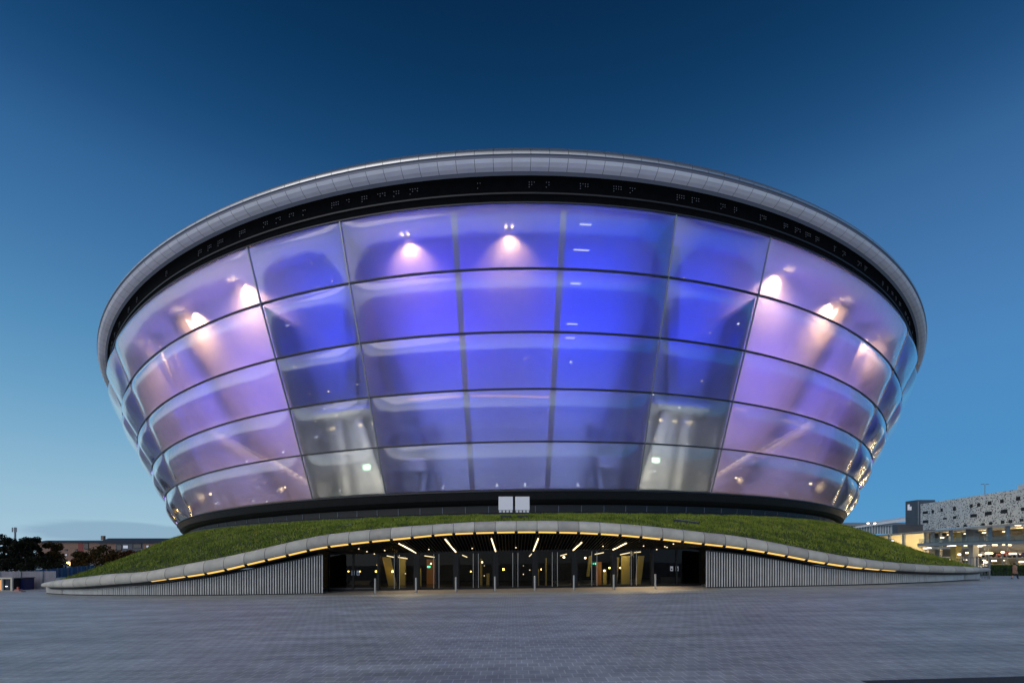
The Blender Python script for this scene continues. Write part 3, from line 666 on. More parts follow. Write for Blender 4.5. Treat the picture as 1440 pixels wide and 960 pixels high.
# fixed side glazing
for (x0, x1) in ((-14.2,-10.4),(10.9,14.6)):
    f = MB(); 
    for k in range(3):
        x = x0+(x1-x0)*k/2; f.box((x, GY, (topz(x)+zg(x))/2), (.12,.14,topz(x)-zg(x)))
    f.beam((x0, GY, topz(x0)), (x1, GY, topz(x1)), .12, .16); f.beam((x0, GY, zg(x0)+.08), (x1, GY, zg(x1)+.08), .12, .14)
    fo = f.build('side_window', M['frame'], arena)
    g = MB()
    for k in range(2):
        xa = x0+(x1-x0)*k/2+.06; xb = x0+(x1-x0)*(k+1)/2-.06; g.quad((xa,GY+.02,zg(xa)+.12),(xb,GY+.02,zg(xb)+.12),(xb,GY+.02,topz(xb)-.07),(xa,GY+.02,topz(xa)-.07))
    g.build('pane', M['dglass'], fo)
for i, bx in enumerate(bays):
    c = (bx-CX)/F*GY; hw = 55.4/F*GY/2
    f = MB(); zt = topz(c)-.05; z0 = zg(c)
    for s in (-1, 1): f.box((c+s*(hw-.1), GY-.05, (zt+z0)/2), (.19,.3,zt-z0))
    f.box((c, GY-.04, zt+.04), (2*hw-.01,.3,.16)); f.box((c, GY, z0+.04), (2*hw-.02,.12,.09))
    fr = f.build('entrance_portal', M['frame'], arena)
    for s in (-1, 1):
        d = MB(); xa, xb = (c+.02, c+hw-.22) if s > 0 else (c-hw+.22, c-.02)
        d.quad((xa,GY+.01,z0+.14),(xb,GY+.01,z0+.14),(xb,GY+.01,zt-.05),(xa,GY+.01,zt-.05))
        dd = d.build('door', M['glass'], arena)
        e = MB()
        for xx in (xa, xb): e.box((xx, GY, (z0+zt)/2), (.05,.06,zt-z0-.12))
        e.box(((xa+xb)/2, GY, z0+.14), (xb-xa,.06,.1)); e.box(((xa+xb)/2, GY, zt-.08), (xb-xa,.06,.07)); e.build('door_frame', M['frame'], dd)
        h = MB(); h.tube([(c+s*.20, GY-.09, z0+.12), (c+s*.20, GY-.09, zt-.1)], .022, 8); h.build('door_handle', M['chrome'], dd)
# notices stuck to the side glazing
for px in (496.5, 503.6, 944.5, 952):
    p = P(px, 805 if px < 700 else 799, GY-.03); mb = MB(); mb.box(p, (.22,.01,.36)); o = mb.build('door_notice', mat('notice_paper', (.75,.78,.85), .6), arena)
    mb = MB(); mb.box(p+Vector((0,-.009,-.05)), (.13,.004,.15)); mb.build('notice_print', M['navy'], o)
# lobby room
mb = MB(); mb.box((0,42.6,0.0), (31,10.2,.12)); mb.build('lobby_floor', M['floorin'], arena)
mb = MB(); mb.box((0,42.6,3.42), (31,10.0,.1)); mb.build('lobby_ceiling', M['soffit'], arena)
mb = MB(); mb.box((0,47.6,1.7), (31,.15,3.4)); mb.box((-15.2,42.6,1.7), (.15,10,3.4)); mb.box((15.6,42.6,1.7), (.15,10,3.4)); mb.build('lobby_wall', M['plinth'], arena)
# lit interior volumes seen through the doors
def slab(px0, px1, py0, py1, Y, m, lean=0, name='lobby_partition'):
    a = P(px0, py1, Y); b = P(px1, py0, Y); mb = MB()
    z0, z1 = max(min(a.z, b.z), .07), max(a.z, b.z)
    q = [(a.x,Y,z0),(b.x,Y,z0),(b.x+lean,Y,z1),(a.x+lean,Y,z1)]; q2 = [(x, y+.25, z) for x, y, z in q]
    mb.grid([q, q2], close=True); mb.quad(*q); mb.quad(*q2[::-1]); mb.build(name, M[m], arena)
slab(546,557,783,828,40,'yellow',-.5); slab(562,570,783,828,40.5,'yellow'); slab(583,592,799,828,40,'yellow'); slab(600,612,786,828,42,'orangew'); slab(675,678,785,828,41,'yellow')
slab(684,688,806,828,41,'yellow'); slab(755,758,800,828,40,'yellow'); slab(767,769,784,826,40,'yellow'); slab(838,846,790,828,40.5,'orangew'); slab(848,853,800,828,40.5,'yellow'); slab(858,868,783,828,41,'yellow',.2); slab(874,886,781,825,40,'yellow'); slab(893,901,781,825,40,'yellow',.3); slab(825,829,781,810,41,'yellow',.2)
slab(490,518,816,829,41,'slab',.2,'lobby_desk'); slab(930,957,811,820,41,'slab',0,'lobby_desk')
for x, e in ((-8.6,70),(-6,60),(-2,16),(2.2,16),(6.6,45),(9,75)):
    light('lobby_lamp', 'POINT', (x, 38.9, 2.7), e, (1,.78,.42), arena, shadow_soft_size=.15)
for px, py, sz, m in ((503,805,.0,'coolw'),(531,794,.13,'sodium'),(529,803,.15,'sodium'),(552,803,.12,'sodium'),(490,803,.1,'sodium'),(506,803,.1,'sodium'),(570,806,.07,'warmw'),(603,796,.0,'green'),(606,792,.1,'warmbig'),(678,790,.09,'sodium'),(681,809,.07,'warmw'),(662,803,.07,'sodium'),
        (708,800,.14,'sodium'),(698,804,.1,'warmw'),(701,793,.06,'warmw'),(736,807,.08,'warmw'),(745,801,.07,'warmw'),(761,800,.08,'sodium'),(793,783,.16,'warmbig'),(823,784,.14,'warmbig'),(850,802,.13,'warmbig'),(857,798,.1,'sodium'),(872,798,.09,'sodium'),(681,795,.05,'warmw'),(614,803,.06,'sodium'),(736,795,.05,'warmw')):
    if sz == 0: continue
    p = P(px, py, 39.6); mb = MB(); mb.tube([p+Vector((0,-.04,0)), p+Vector((0,.04,0))], sz*.6, 8); mb.build('lobby_lamp_globe', M[m], arena)
for px, py in ((603,796.5),(836,792)):
    p = P(px, py, 39.2); mb = MB(); mb.box(p, (.24,.05,.14)); mb.build('exit_sign', M['green'], arena)
for x0, y0, x1, y1 in ((544,781,554,783),(560,783,573,785),(597,781,611,783),(650,780,657,783),(788,781,797,778.5),(836,779,849,776.5),(872,779.5,886,776.5),(891,776.5,901,775.5),(584,782,589,783),(696,778,699,782),(744,782,748,778)):
    a = P(x0, y0, 38.6); b = P(x1, y1, 38.6); mb = MB(); mb.beam(a, b, .07); mb.build('lobby_strip_light', M['warmw'], arena)
# strips and downlights on the canopy soffit
def soffpt(px, py):
    u = (px-CX)/F; lo, hi = 34.5, 37.3
    for _ in range(30):
        Y = (lo+hi)/2; x = u*Y; ya = yfx(x)+.35; za = zbot(x)-.14; t = (Y-ya)/(37.4-ya); z = za+(2.95+SX*x-za)*t
        if HY-F*(z-EH)/Y < py: lo = Y
        else: hi = Y
    return Vector((x, Y, z-.09))
for x0, y0, x1, y1 in ((561,762,585,777.5),(626,756,641,776.5),(691,755,697,776.5),(757,755,750,776.5),(818,760.5,806,774.5),(881,761.5,862,774.5)):
    a, b = soffpt(x0, y0), soffpt(x1, y1); mb = MB(); mb.beam(a, b, .075, .07); o = mb.build('linear_light', M['warmw'], can)
for px, py in ((504.5,769),(516,773),(526.5,777),(541,771.5),(603,770),(664,768.5),(725.5,767.5),(848,765.5),(905,765),(923.5,770.5),(935,766),(938,767),(947,762)):
    p = soffpt(px, py); mb = MB(); mb.tube([p, p-Vector((0,0,.05))], .045, 8); mb.build('downlight', M['warmw'], can)
for x, e in ((-10.3,800),(-7.5,220),(-4,90),(0,90),(4,90),(7.5,220),(10.6,520)):
    light('canopy_spot', 'SPOT', (x, 35.9, 3.15), e, (1,.72,.40), arena, aim=(x, 35.3, 0), spot_size=R_(110), spot_blend=.7, shadow_soft_size=.1)

# ------------------------------------------------------------ apron, kerb strip
mb = MB(); mb.grid([[(x, y, zg(x)+.006) for x in [-14+28.6*k/20 for k in range(21)]] for y in (33.6, 37.45)]); mb.build('entrance_apron', M['apron'], kind='structure')
mb = MB()
a = [P(1230+ (1500-1230)*k/8, 0, 1) for k in range(9)]
r1, r2 = [], []
for k in range(13):
    x = 7.0+k*.8; y1 = 9.72+.04*(x-7.0); r1.append((x, y1, zg(x)+.007)); r2.append((x, y1-.9, zg(x)+.007))
mb.grid([r2, r1]); mb.build('kerb_strip', M['dark_strip'], kind='structure')

# ------------------------------------------------------------ bollards
bol = []
words = ['leftmost of the row', 'second from the left in the row', 'third from the left in the row', 'fourth from the left in the row', 'fifth from the left in the row', 'sixth from the left in the row', 'second from the right in the row', 'rightmost of the row']
for i, (px, yb, yt) in enumerate(((527.6,834.3,813),(585,833,811.8),(641,832.2,811),(696,831.4,810.3),(752,831,809.6),(807,829.9,808.8),(863,829.2,808),(921.5,827.6,806.7))):
    Y = 34.9; p = P(px, yb, Y); x = p.x; z = zg(x)
    t = thing('bollard', 'slim stainless steel bollard before the entrance doors, '+words[i], 'bollard', (x, Y, z), 'bollards in front of the entrance')
    mb = MB(); mb.tube([(x,Y,z+.03),(x,Y,z+1.05)], .07, 14); mb.tube([(x,Y,z+1.05),(x,Y,z+1.075)], [.07,.05], 14); mb.build('post', M['chrome'], t, smooth=False)
    mb = MB(); mb.tube([(x,Y,z+.008),(x,Y,z+.035)], .14, 14); mb.build('base_plate', M['steel'], t)

# ------------------------------------------------------------ floodlights on the bank
def floodlight(px, side):
    Y = 36.4; b = P(px, 728, Y); t = thing('floodlight', f'pale square floodlight on the grass above the entrance, {side} of the pair', 'floodlight', b, 'twin floodlights above the entrance')
    c = P(px, 707.5, Y); mb = MB(); M4 = Matrix.Translation(c) @ Matrix.Rotation(R_(-12), 4, 'X'); mb.box(None, (1.08,.12,1.06), M=M4)
    bevel(mb.build('reflector_panel', M['flood'], t), .02)
    mb = MB(); mb.box(c+Vector((0,.16,-.1)), (.5,.2,.7)); mb.build('rear_housing', M['black'], t)
    for k in range(4):
        q = P(px-7.6+5.05*k, 718.2, Y-.06); mb = MB(); mb.box(q, (.19,.14,.2)); o = mb.build('lamp_head', M['flood'], t)
    mb = MB(); q = P(px, 721.8, Y); mb.box(q+Vector((0,.05,.03)), (1.0,.12,.06)); mb.box(q+Vector((0,.05,-.18)), (.8,.16,.12))
    for s in (-1, 1): mb.box(q+Vector((s*.3,.05,-.4)), (.08,.1,.5))
    mb.box(q+Vector((0,.05,-.5)), (.72,.3,.07)); mb.build('stand', M['black'], t)
for k in range(12):  # unseen spotlights added below the rim to brighten it
    th = R_(-47+7.8*k); e = 1350*(1 if k < 8 else (.8,.5,.2,.03)[k-8])
    light('added_rim_light', 'SPOT', Vector((67.4*math.sin(th), YC-67.4*math.cos(th), 5.4)), e, (.80,.78,1), arena, aim=ring(RR-.3, zrim(RR-.3, 232), TS, th), spot_size=R_(27), spot_blend=.8, shadow_soft_size=.08)
floodlight(711.2, 'left one'); floodlight(734.6, 'right one')
for px, py, rz, sd_ in ((478.5,742,-.0,'left'),(965,734.5,.0,'right')):
    Y = 38.4 if px < 700 else 38.2; p = P(px, py, Y)
    t = thing('ground_light', f'low black rectangular light unit lying in the grass on the {sd_} of the bank', 'light fitting', p-Vector((0,0,.2)), 'black light units set in the grass bank')
    sl = -.13 if px > 700 else .13
    Mx = Matrix.Translation(p) @ Matrix.Rotation(-sl, 4, 'Y'); mb = MB(); mb.box(None, (1.95,.4,.26), M=Mx); bevel(mb.build('housing', M['black'], t), .03)
    mb = MB(); mb.box(None, (1.8,.3,.03), M=Mx @ Matrix.Translation((0,0,.15))); mb.build('cover_glass', M['rimdim'], t)
    mb = MB()
    for k in (-.7,.7): mb.box(None, (.1,.3,.5), M=Mx @ Matrix.Translation((k,0,-.3)))
    mb.build('foot', M['black'], t)

# ------------------------------------------------------------ left background
def tree(px, ytop, ybase, Y, wpx, leaf, label, n=2600, seed=0, lobes=9):
    rnd = random.Random(seed); b = P(px, ybase, Y); top = P(px, ytop, Y).z; z0 = -.8; H = top-z0; W = wpx/F*Y
    t = thing('tree' if H > 4 else 'shrub', label, 'tree' if H > 4 else 'shrub', (b.x, Y, z0), 'trees and shrubs left of the arena')
    mb = MB(); r0 = .03*H+.08; mb.tube([(b.x,Y,z0),(b.x+.1,Y,z0+H*.3),(b.x-.1,Y,z0+H*.6),(b.x,Y,z0+H*.85)], [r0,r0*.8,r0*.5,r0*.15], 8)
    for k in range(7):
        a = rnd.uniform(0,6.28); h = H*rnd.uniform(.25,.6); mb.tube([(b.x,Y,z0+h),(b.x+math.cos(a)*W*.2,Y+math.sin(a)*W*.2,z0+h+H*.12),(b.x+math.cos(a)*W*.36,Y+math.sin(a)*W*.36,z0+h+H*.25)], [r0*.4,r0*.25,r0*.08], 6)
    mb.build('trunk', M['bark'], t)
    mb = MB(); cl = []
    for k in range(lobes*3):
        a = rnd.uniform(0,6.28); q = rnd.random()**.5; zz = rnd.uniform(.22,.9)
        rr = W*.5*math.sin(math.pi*min(1,.15+zz*.85))**.6
        cl.append((b.x+math.cos(a)*rr*q*.8, Y+math.sin(a)*rr*q*.8, z0+H*zz, W*rnd.uniform(.10,.2)))
    sz = Y/F*1.5
    for k in range(n):
        c = rnd.choice(cl); v = Vector((rnd.gauss(0,1), rnd.gauss(0,1), rnd.gauss(0,1))).normalized()*c[3]*(rnd.random()**.4)
        p = Vector(c[:3])+Vector((v.x, v.y, v.z*.8)); p.z = min(p.z, top+rnd.uniform(-.1,.1)*sz)
        u = Vector((rnd.uniform(-1,1), rnd.uniform(-1,1), rnd.uniform(-1,1))).normalized(); wv = u.cross(Vector((rnd.uniform(-1,1), rnd.uniform(-1,1), rnd.uniform(-1,1)))).normalized(); s = sz*rnd.uniform(.5,1.2)
        mb.quad(p-u*s, p+wv*s*.6, p+u*s, p-wv*s*.6)
    mb.build('crown', M[leaf], t)
tree(6, 750, 800, 105, 34, 'leafdark', 'tall dark tree at the left edge of the photo beyond the hoarding', 4200, 1)
tree(30, 758, 800, 100, 34, 'leafdark', 'dark tree between the leftmost tree and the tallest rounded one', 3600, 2)
tree(46, 752, 800, 108, 38, 'leafdark', 'dark broad tree with a bumpy top in front of the phone mast', 4200, 3)
tree(72, 760, 800, 112, 34, 'leafmix', 'reddish brown autumn tree beside the brick gable', 3800, 4)
tree(22, 785, 803, 96, 48, 'leafdark', 'low dark bushy tree standing above the pale hoarding', 3600, 5)
tree(62, 782, 803, 94, 50, 'leafdark', 'low dark bushy tree left of the yellow street lamp', 3600, 8)
tree(118, 775, 803, 100, 40, 'leafmix', 'green and brown bushy tree right of the yellow street lamp', 3200, 6)
tree(150, 766, 803, 104, 46, 'leafmix', 'round brownish tree before the brick flats', 3600, 7)
tree(186, 771, 800, 110, 40, 'leafred', 'low red autumn tree just above the grass bank', 3000, 9)

def flats(x0, x1, ytop, yroof, Y, label, wins, panels=(), chim=None):
    a = P(x0, ytop, Y); b = P(x1, ytop, Y); zr = P(x0, yroof, Y).z; zt = a.z
    t = thing('brick_flats', label, 'building', ((a.x+b.x)/2, Y, -1), 'brick flats left of the arena')
    mb = MB(); mb.box(((a.x+b.x)/2, Y+6, (zr-1)/2), (b.x-a.x, 12, zr+1)); mb.build('wall', M['brick'], t)
    mb = MB(); w_ = .8; q = [(a.x-w_,Y-w_,zr),(b.x+w_,Y-w_,zr),(b.x+w_,Y+12+w_,zr),(a.x-w_,Y+12+w_,zr)]; q2 = [(a.x+1,Y+3,zt),(b.x-1,Y+3,zt),(b.x-1,Y+9,zt),(a.x+1,Y+9,zt)]
    mb.grid([q, q2], close=True); mb.quad(*q2); mb.quad(*q[::-1]); ro = mb.build('roof', M['slate'], t)
    if chim: c = P(chim, ytop-3, Y+4); m2 = MB(); m2.box((c.x, Y+5, zt+.2), (1,1,1.6)); m2.build('chimney', M['brick'], ro)
    for (px0, px1, py0, py1, lit) in wins:
        p = P(px0, py1, Y); q = P(px1, py0, Y); mb = MB(); mb.box(((p.x+q.x)/2, Y-.05, (p.z+q.z)/2), (q.x-p.x, .16, q.z-p.z)); fo = mb.build('window', M['white'] if lit == 2 else M['frame'], t)
        mb = MB(); mb.box(((p.x+q.x)/2, Y-.15, (p.z+q.z)/2), ((q.x-p.x)*.82, .08, (q.z-p.z)*.82)); mb.build('pane', M['deskglow'] if lit == 1 else M['win'], fo)
    for (px0, px1, py0, py1, m) in panels:
        p = P(px0, py1, Y); q = P(px1, py0, Y); mb = MB(); mb.box(((p.x+q.x)/2, Y-.04, (p.z+q.z)/2), (q.x-p.x, .1, q.z-p.z)); mb.build('wall_panel', M[m], t)
flats(52, 140, 759, 762, 190, 'brown brick flats with flat dark roof and a red panel, beyond the street lamp', [(91,95,771.5,774,0),(106,109,771.5,774,0),(92,95,778.5,781,1),(84,86,772,774,0),(119,125,763,772,0),(91,95,786,789,0)], [(110,117,763,776,'redpanel')])
flats(139, 252, 756, 763, 178, 'brick flats under a long dark slate roof beside the grass bank', [(141,150,765,769,0),(164,172,765,774,0),(173,181,766,771,1),(187,200,764,771,0),(206,210,766,771,1),(218,226,765,768,1),(228,236,764,769,0)], [(163,186,763.5,775,'tower'),(186.5,201,763.5,775,'tower')], 142)
# mast
m_ = P(21.3, 775, 230); t = thing('phone_mast', 'slim grey phone mast rising behind the dark trees', 'mast', (m_.x, 230, -1))
mb = MB(); tp = P(21.3, 741, 230); mb.tube([(m_.x,230,-1),(m_.x,230,tp.z)], [.5,.35], 8); mb.build('pole', M['steel'], t)
for dx in (-.9, .1, .95): mb = MB(); mb.box((m_.x+dx, 229.6, tp.z-1.2), (.4,.3,2.2)); mb.beam((m_.x,230,tp.z-1.2),(m_.x+dx,229.7,tp.z-1.2),.12); mb.build('antenna', M['steel'], t)
# street lamp (sodium)
p = P(96.3, 790.6, 84); t = thing('street_lamp', 'street lamp glowing yellow beyond the blue hoarding', 'street lamp', (p.x, 84, -.8))
mb = MB(); mb.tube([(p.x+.3,84,-.8),(p.x+.3,84,p.z+.2),(p.x,84,p.z+.25)], .07, 8); mb.build('post', M['steel'], t)
mb = MB(); mb.box(p+Vector((0,0,.16)), (.5,.25,.12)); mb.build('lamp_hood', M['steel'], t)
mb = MB(); mb.tube([p+Vector((0,0,.1)), p, p-Vector((0,0,.16))], [.12,.24,.1], 12); mb.build('lamp_glass', M['sodium'], t)
light('street_lamp_light', 'POINT', p-Vector((0,.1,.3)), 300, (1,.6,.15), t, shadow_soft_size=.2)
# corrugated hoarding
def hoarding(name, label, px0, px1, Y0, Y1, yt0, yt1, m, base, step=.28, ribs=True):
    a = P(px0, 800, Y0); b = P(px1, 800, Y1); d = Vector((b.x-a.x, b.y-a.y, 0)); Ln = d.length; d.normalize(); nrm_ = Vector((d.y,-d.x,0)); z0t = P(px0, yt0, Y0).z; z1t = P(px1, yt1, Y1).z
    t = thing(name, label, 'hoarding', (a.x, a.y, base)); lo, hi = [], []; k = 0
    n = int(Ln/step*2)
    for k in range(n+1):
        q = Vector((a.x, a.y, 0))+d*(Ln*k/n)+nrm_*(.05 if k % 2 else -.05); f = k/n; hi.append(q+Vector((0,0,z0t+(z1t-z0t)*f))); lo.append(q+Vector((0,0,base)))
    mb = MB(); mb.grid([lo, hi]); mb.build('sheet', M[m], t)
    mb = MB(); k = 0
    while k*2.4 < Ln: q = Vector((a.x,a.y,0))+d*(k*2.4)+nrm_*.1; f = k*2.4/Ln; mb.beam(q+Vector((0,0,base)), q+Vector((0,0,z0t+(z1t-z0t)*f)), .09); k += 1
    mb.build('post', M['steel'], t)
hoarding('hoarding', 'pale corrugated metal hoarding at the left edge of the square', -30, 78, 47, 46, 803.5, 802.5, 'fencew', -.62)
hoarding('hoarding', 'bright blue hoarding behind the pale corrugated one', 30, 132, 62, 78, 803, 794, 'fblue', -.8, 1.2)
# site cabin
cab = P(2, 822, 43.5); t = thing('kiosk', 'small kiosk with cream frame and dark window at the left edge', 'kiosk', (cab.x, 43.5, -.62))
def ppl(x0, x1, y0, y1, Y, dz, m, name, par, **k):
    a = P(x0, y1, Y); b = P(x1, y0, Y); mb = MB(); mb.box(((a.x+b.x)/2, Y+dz/2, (a.z+b.z)/2), (b.x-a.x, dz, b.z-a.z)); return mb.build(name, M[m], par, **k)
ppl(-14,16.5,813,832,43.7,1.8,'black','cabin_body',t)
ppl(1.3,3,812,832,43.5,.12,'cream','frame_post',t); ppl(14.6,16.8,812,832.5,43.5,.12,'cream','frame_post',t); ppl(-14,16.8,811.6,813.6,43.48,.14,'cream','frame_rail',t); ppl(-14,16.8,829.8,831.6,43.48,.14,'cream','frame_rail',t)
ppl(-6,.8,815,829,43.6,.08,'posterglow','lit_poster',t); ppl(3.6,14,815,829.5,43.66,.04,'win','window',t)
ppl(7.5,10,823.6,824.4,43.6,.03,'coolw','window_lamp',t)
t = thing('storage_box', 'dark navy storage cabinet standing against the pale hoarding', 'cabinet', (P(25,830,44.5).x, 44.5, -.62))
ppl(17.6,33,812.6,831.5,44.5,1.0,'navy','cabinet_body',t); ppl(25,25.6,813,831,44.47,.03,'steel','door_seam',t); ppl(17.4,33.2,811.8,812.8,44.4,1.1,'black','cabinet_lid',t)
t = thing('barrier_foot', 'pinkish plastic barrier foot lying by the navy cabinet', 'barrier', (P(27,832,42).x, 42, -.6))
mb = MB(); p = P(27, 832, 42); mb.v = []; mb.box(p+Vector((0,0,.02)), (.75,.4,.14)); mb.box(p+Vector((-.08,0,.16)), (.4,.3,.16)); mb.build('block', mat('faded_pink_plastic', (.42,.25,.22), .6), t)
mb = MB(); mb.box(p+Vector((-.1,0,.34)), (.12,.12,.22)); mb.build('socket', M['barrier'], t)

# ------------------------------------------------------------ right background: car park
A0 = P(1295, 745, 165); A1 = P(1500, 745, 114.5); dcp = Vector((A1.x-A0.x, A1.y-A0.y, 0)); LC = dcp.length; dcp.normalize(); ncp = Vector((dcp.y, -dcp.x, 0)); 
if ncp.x > 0: ncp = -ncp
def CP(s, z, o=0): return Vector((A0.x, A0.y, 0))+dcp*s+ncp*o+Vector((0,0,z))
def s_of(px):
    u = (px-CX)/F; return (u*A0.y-A0.x)/(dcp.x-u*dcp.y)
def z_of(px, py): s = s_of(px); Y = A0.y+dcp.y*s; return EH+(HY-py)/F*Y
ZB_, ZT_ = z_of(1295, 745.5), z_of(1295, 708.5)
cp = thing('car_park', 'multi storey car park with white perforated cladding and lit open decks', 'car park', CP(0, 0))
def slabcp(s0, s1, z0, z1, o0, o1, m, name, par=None):
    mb = MB(); q = [CP(s0,z0,o0),CP(s1,z0,o0),CP(s1,z0,o1),CP(s0,z0,o1)]; q2 = [CP(s0,z1,o0),CP(s1,z1,o0),CP(s1,z1,o1),CP(s0,z1,o1)]
    mb.grid([q, q2], close=True); mb.quad(*q[::-1]); mb.quad(*q2); return mb.build(name, M[m], par or cp)
npan = 9
for k in range(npan):
    s0 = LC*k/npan+.03; s1 = LC*(k+1)/npan-.03
    po = slabcp(s0, s1, ZB_, ZT_, 0, .12, 'perf', 'cladding_panel')
rnd = random.Random(5)
for px0, px1, py0, py1 in ((1298.5,1305.5,718.5,722),(1311,1314,717,721.5),(1323.5,1326.5,714.5,719),(1341,1345,712,717.5),(1365,1368.5,708.5,713.5),(1375,1379,707,712),(1390,1395,704.5,709.5),(1407.5,1412,702,707),(1430,1435.5,698,703.5),
      (1365.5,1374.5,722.5,727),(1386,1395.5,719,724),(1408.5,1417.5,716,721.5),(1437,1442,713,718),(1298.5,1306,731,735),(1341,1345.5,725.5,729),(1327,1332,727.5,730),(1346.5,1350,738.5,740),(1356,1360,737,740),(1381,1385.5,735,738.5),(1392,1396,733.5,737.5),(1408.5,1413,731.5,736),(1419.5,1424.5,730.5,735),(1435,1440,729,733)):
    s0, s1 = s_of(px0), s_of(px1); mb = MB()
    z0 = z_of((px0+px1)/2, py1); z1 = z_of((px0+px1)/2, py0)
    slabcp(s0, s1, z0, z1, .13, .2, 'hole', 'cladding_opening')
# decks, lit from within
slabcp(-34, LC, -1, ZB_+.5, -24, -20, 'conc', 'rear_wall')
for z in (ZB_-.5, 6.4, 1.8): slabcp(-34, LC, z-.35, z, -20, -.4, 'conc', 'deck')
slabcp(-2, LC, z_of(1295,768.5)-.9, z_of(1295,768.5)-.1, -.5, -.2, 'conc', 'deck_parapet')
for k in range(8): slabcp(LC*k/8, LC*k/8+.6, -1, ZB_-.5, -2, -1.4, 'conc', 'deck_column')
for k in range(7):
    for z in (ZB_-1.6, 5.4, .9):
        s = LC*(k+.5)/7; p = CP(s, z, -6); mb = MB(); mb.box(p, (1.6,.25,.1), 1.2); mb.build('deck_lamp', M['warmbig'], cp)
for k in range(4):
    for z, e in ((ZB_-1.8, 500), (4.8, 1100), (.7, 500)): light('deck_light', 'POINT', CP(LC*(k+.4)/4, z, -6), e, (1,.74,.40), cp, shadow_soft_size=.5)
# cars on the lower decks
def parked(s, z, colm, lbl):
    c = CP(s, z, -1.6); t = thing('parked_car', lbl, 'car', c, 'cars on the car park decks'); an = math.atan2(ncp.y, ncp.x); T = Matrix.Translation(c) @ Matrix.Rotation(an, 4, 'Z')
    prof = [(-2.1,.35),(-2.15,.8),(-1.5,.95),(-.9,1.42),(.6,1.45),(1.2,1.0),(2.1,.85),(2.15,.4)]
    mb = MB(); mb.grid([[T @ Vector((x, y, zz)) for x, zz in prof] for y in (-.85, .85)], close=True)
    for y in (-.85, .85): mb.quad(*[T @ Vector((x, y, zz)) for x, zz in prof])
    mb.build('body', colm, t)
    for x in (-1.35, 1.35):
        for y in (-.8, .8): mb = MB(); mb.tube([T @ Vector((x, y-.1, .33)), T @ Vector((x, y+.1, .33))], .33, 12); mb.build('wheel', M['black'], t)
    for y in (-.6, .6): mb = MB(); mb.box(None, (.05,.3,.15), M=T @ Matrix.Translation((2.15, y, .7))); mb.build('headlight', M['flood'], t)
cars = [(s_of(1378), 1.8, 'white'), (s_of(1392), 1.8, 'black'), (s_of(1407), 1.8, 'barrier'), (s_of(1421), 1.8, 'steel'), (s_of(1435), 1.8, 'navy')]
cn = {'white':'white', 'black':'black', 'barrier':'red', 'steel':'grey', 'navy':'navy blue'}
for s, z, c in cars: parked(s, z, M[c], f'{cn[c]} car parked on the lower deck of the car park')
# roof structure and lit sign at the far right
slabcp(s_of(1413), LC, ZT_, z_of(1413,682), -12, -3, 'white', 'roof_plant_room')
slabcp(s_of(1433), LC, z_of(1433,683), z_of(1433,664), -9, -4, 'white', 'stair_tower')
mb = MB(); q = s_of(1434.5); mb.quad(CP(q, z_of(1435,682), -3.9), CP(LC, z_of(1435,682), -3.9), CP(LC, z_of(1435,666), -3.9), CP(q, z_of(1435,666), -3.9)); mb.build('lit_tower_panel', emit('cool_panel_light', (.8,.93,1), .95), cp)
# slate stair tower
tw_ = thing('stair_tower', 'slate grey windowless tower with a small pale sign beside the white cladding', 'tower', P(1294, 779, 172))
a = P(1290, 702.5, 166); b = P(1315, 737, 166); mb = MB(); mb.box(((a.x+b.x)/2, 168.5, a.z/2-.5), (b.x-a.x, 5, a.z+1)); mb.build('tower_body', M['tower'], tw_)
mb = MB(); mb.box((P(1291,700,166).x, 165.9, a.z/2-.5), (.25,.15,a.z)); mb.build('corner_trim', M['steel'], tw_)
for x0, x1, y0, y1 in ((1276.5,1279,709,714.5),(1276.5,1278.4,712,717),(1279,1281.6,712,717)):
    xx = a.x-.06; Ya = xx*F/(x1-CX); Yb = xx*F/(x0-CX); z0 = P(x0,y1,Yb).z; z1 = P(x0,y0,Yb).z; m2 = MB(); m2.box((xx, (Ya+Yb)/2, (z0+z1)/2), (.12, Yb-Ya, z1-z0)); m2.build('sign_block', M['deskglow'], tw_)
ppl(1262, 1298, 737, 750, 160, 2, 'tower', 'low_block', tw_)
# covered walkway in front
wk = thing('covered_walkway', 'raised covered walkway on pale columns with lit underside before the car park', 'walkway', P(1330, 779, 118))
def WP(px, py, o=0):
    Yw = interp(px, [(1225,150),(1500,96)]) ; return P(px, py, Yw+o)
def wbeam(x0, y0, x1, y1, w_, m, name, h=None, o=0):
    mb = MB(); mb.beam(WP(x0,y0,o), WP(x1,y1,o), w_, h); return mb.build(name, M[m], wk)
mb = MB(); mb.grid([[WP(1228,753.5), WP(1470,734.5)], [WP(1228,753.5,9), WP(1470,734.5,9)]]); mb.grid([[WP(1228,752.2), WP(1470,732.5)], [WP(1228,752.2,9), WP(1470,732.5,9)]]); mb.grid([[WP(1228,753.5), WP(1470,735.2)], [WP(1228,752.2), WP(1470,732)]]); mb.build('walkway_roof', M['conc'], wk)
mb = MB(); mb.grid([[WP(1290,768), WP(1470,763.5)], [WP(1290,768,8), WP(1470,763.5,8)]]); mb.grid([[WP(1290,763.5), WP(1470,757)], [WP(1290,763.5,8), WP(1470,757,8)]]); mb.grid([[WP(1290,768), WP(1470,763.5)], [WP(1290,763.5), WP(1470,757)]]); mb.build('walkway_deck', M['mull'], wk)
for px in (1251,1271,1302,1311.5,1337,1361,1392,1417,1443): wbeam(px, 752-(px-1228)*.078, px, 766 if px > 1290 else 778, .6, 'mull', 'walkway_post')
mb = MB(); mb.beam(WP(1369,744), WP(1369,800), 1.5, 1.2); mb.build('main_column', M['conc'], wk)
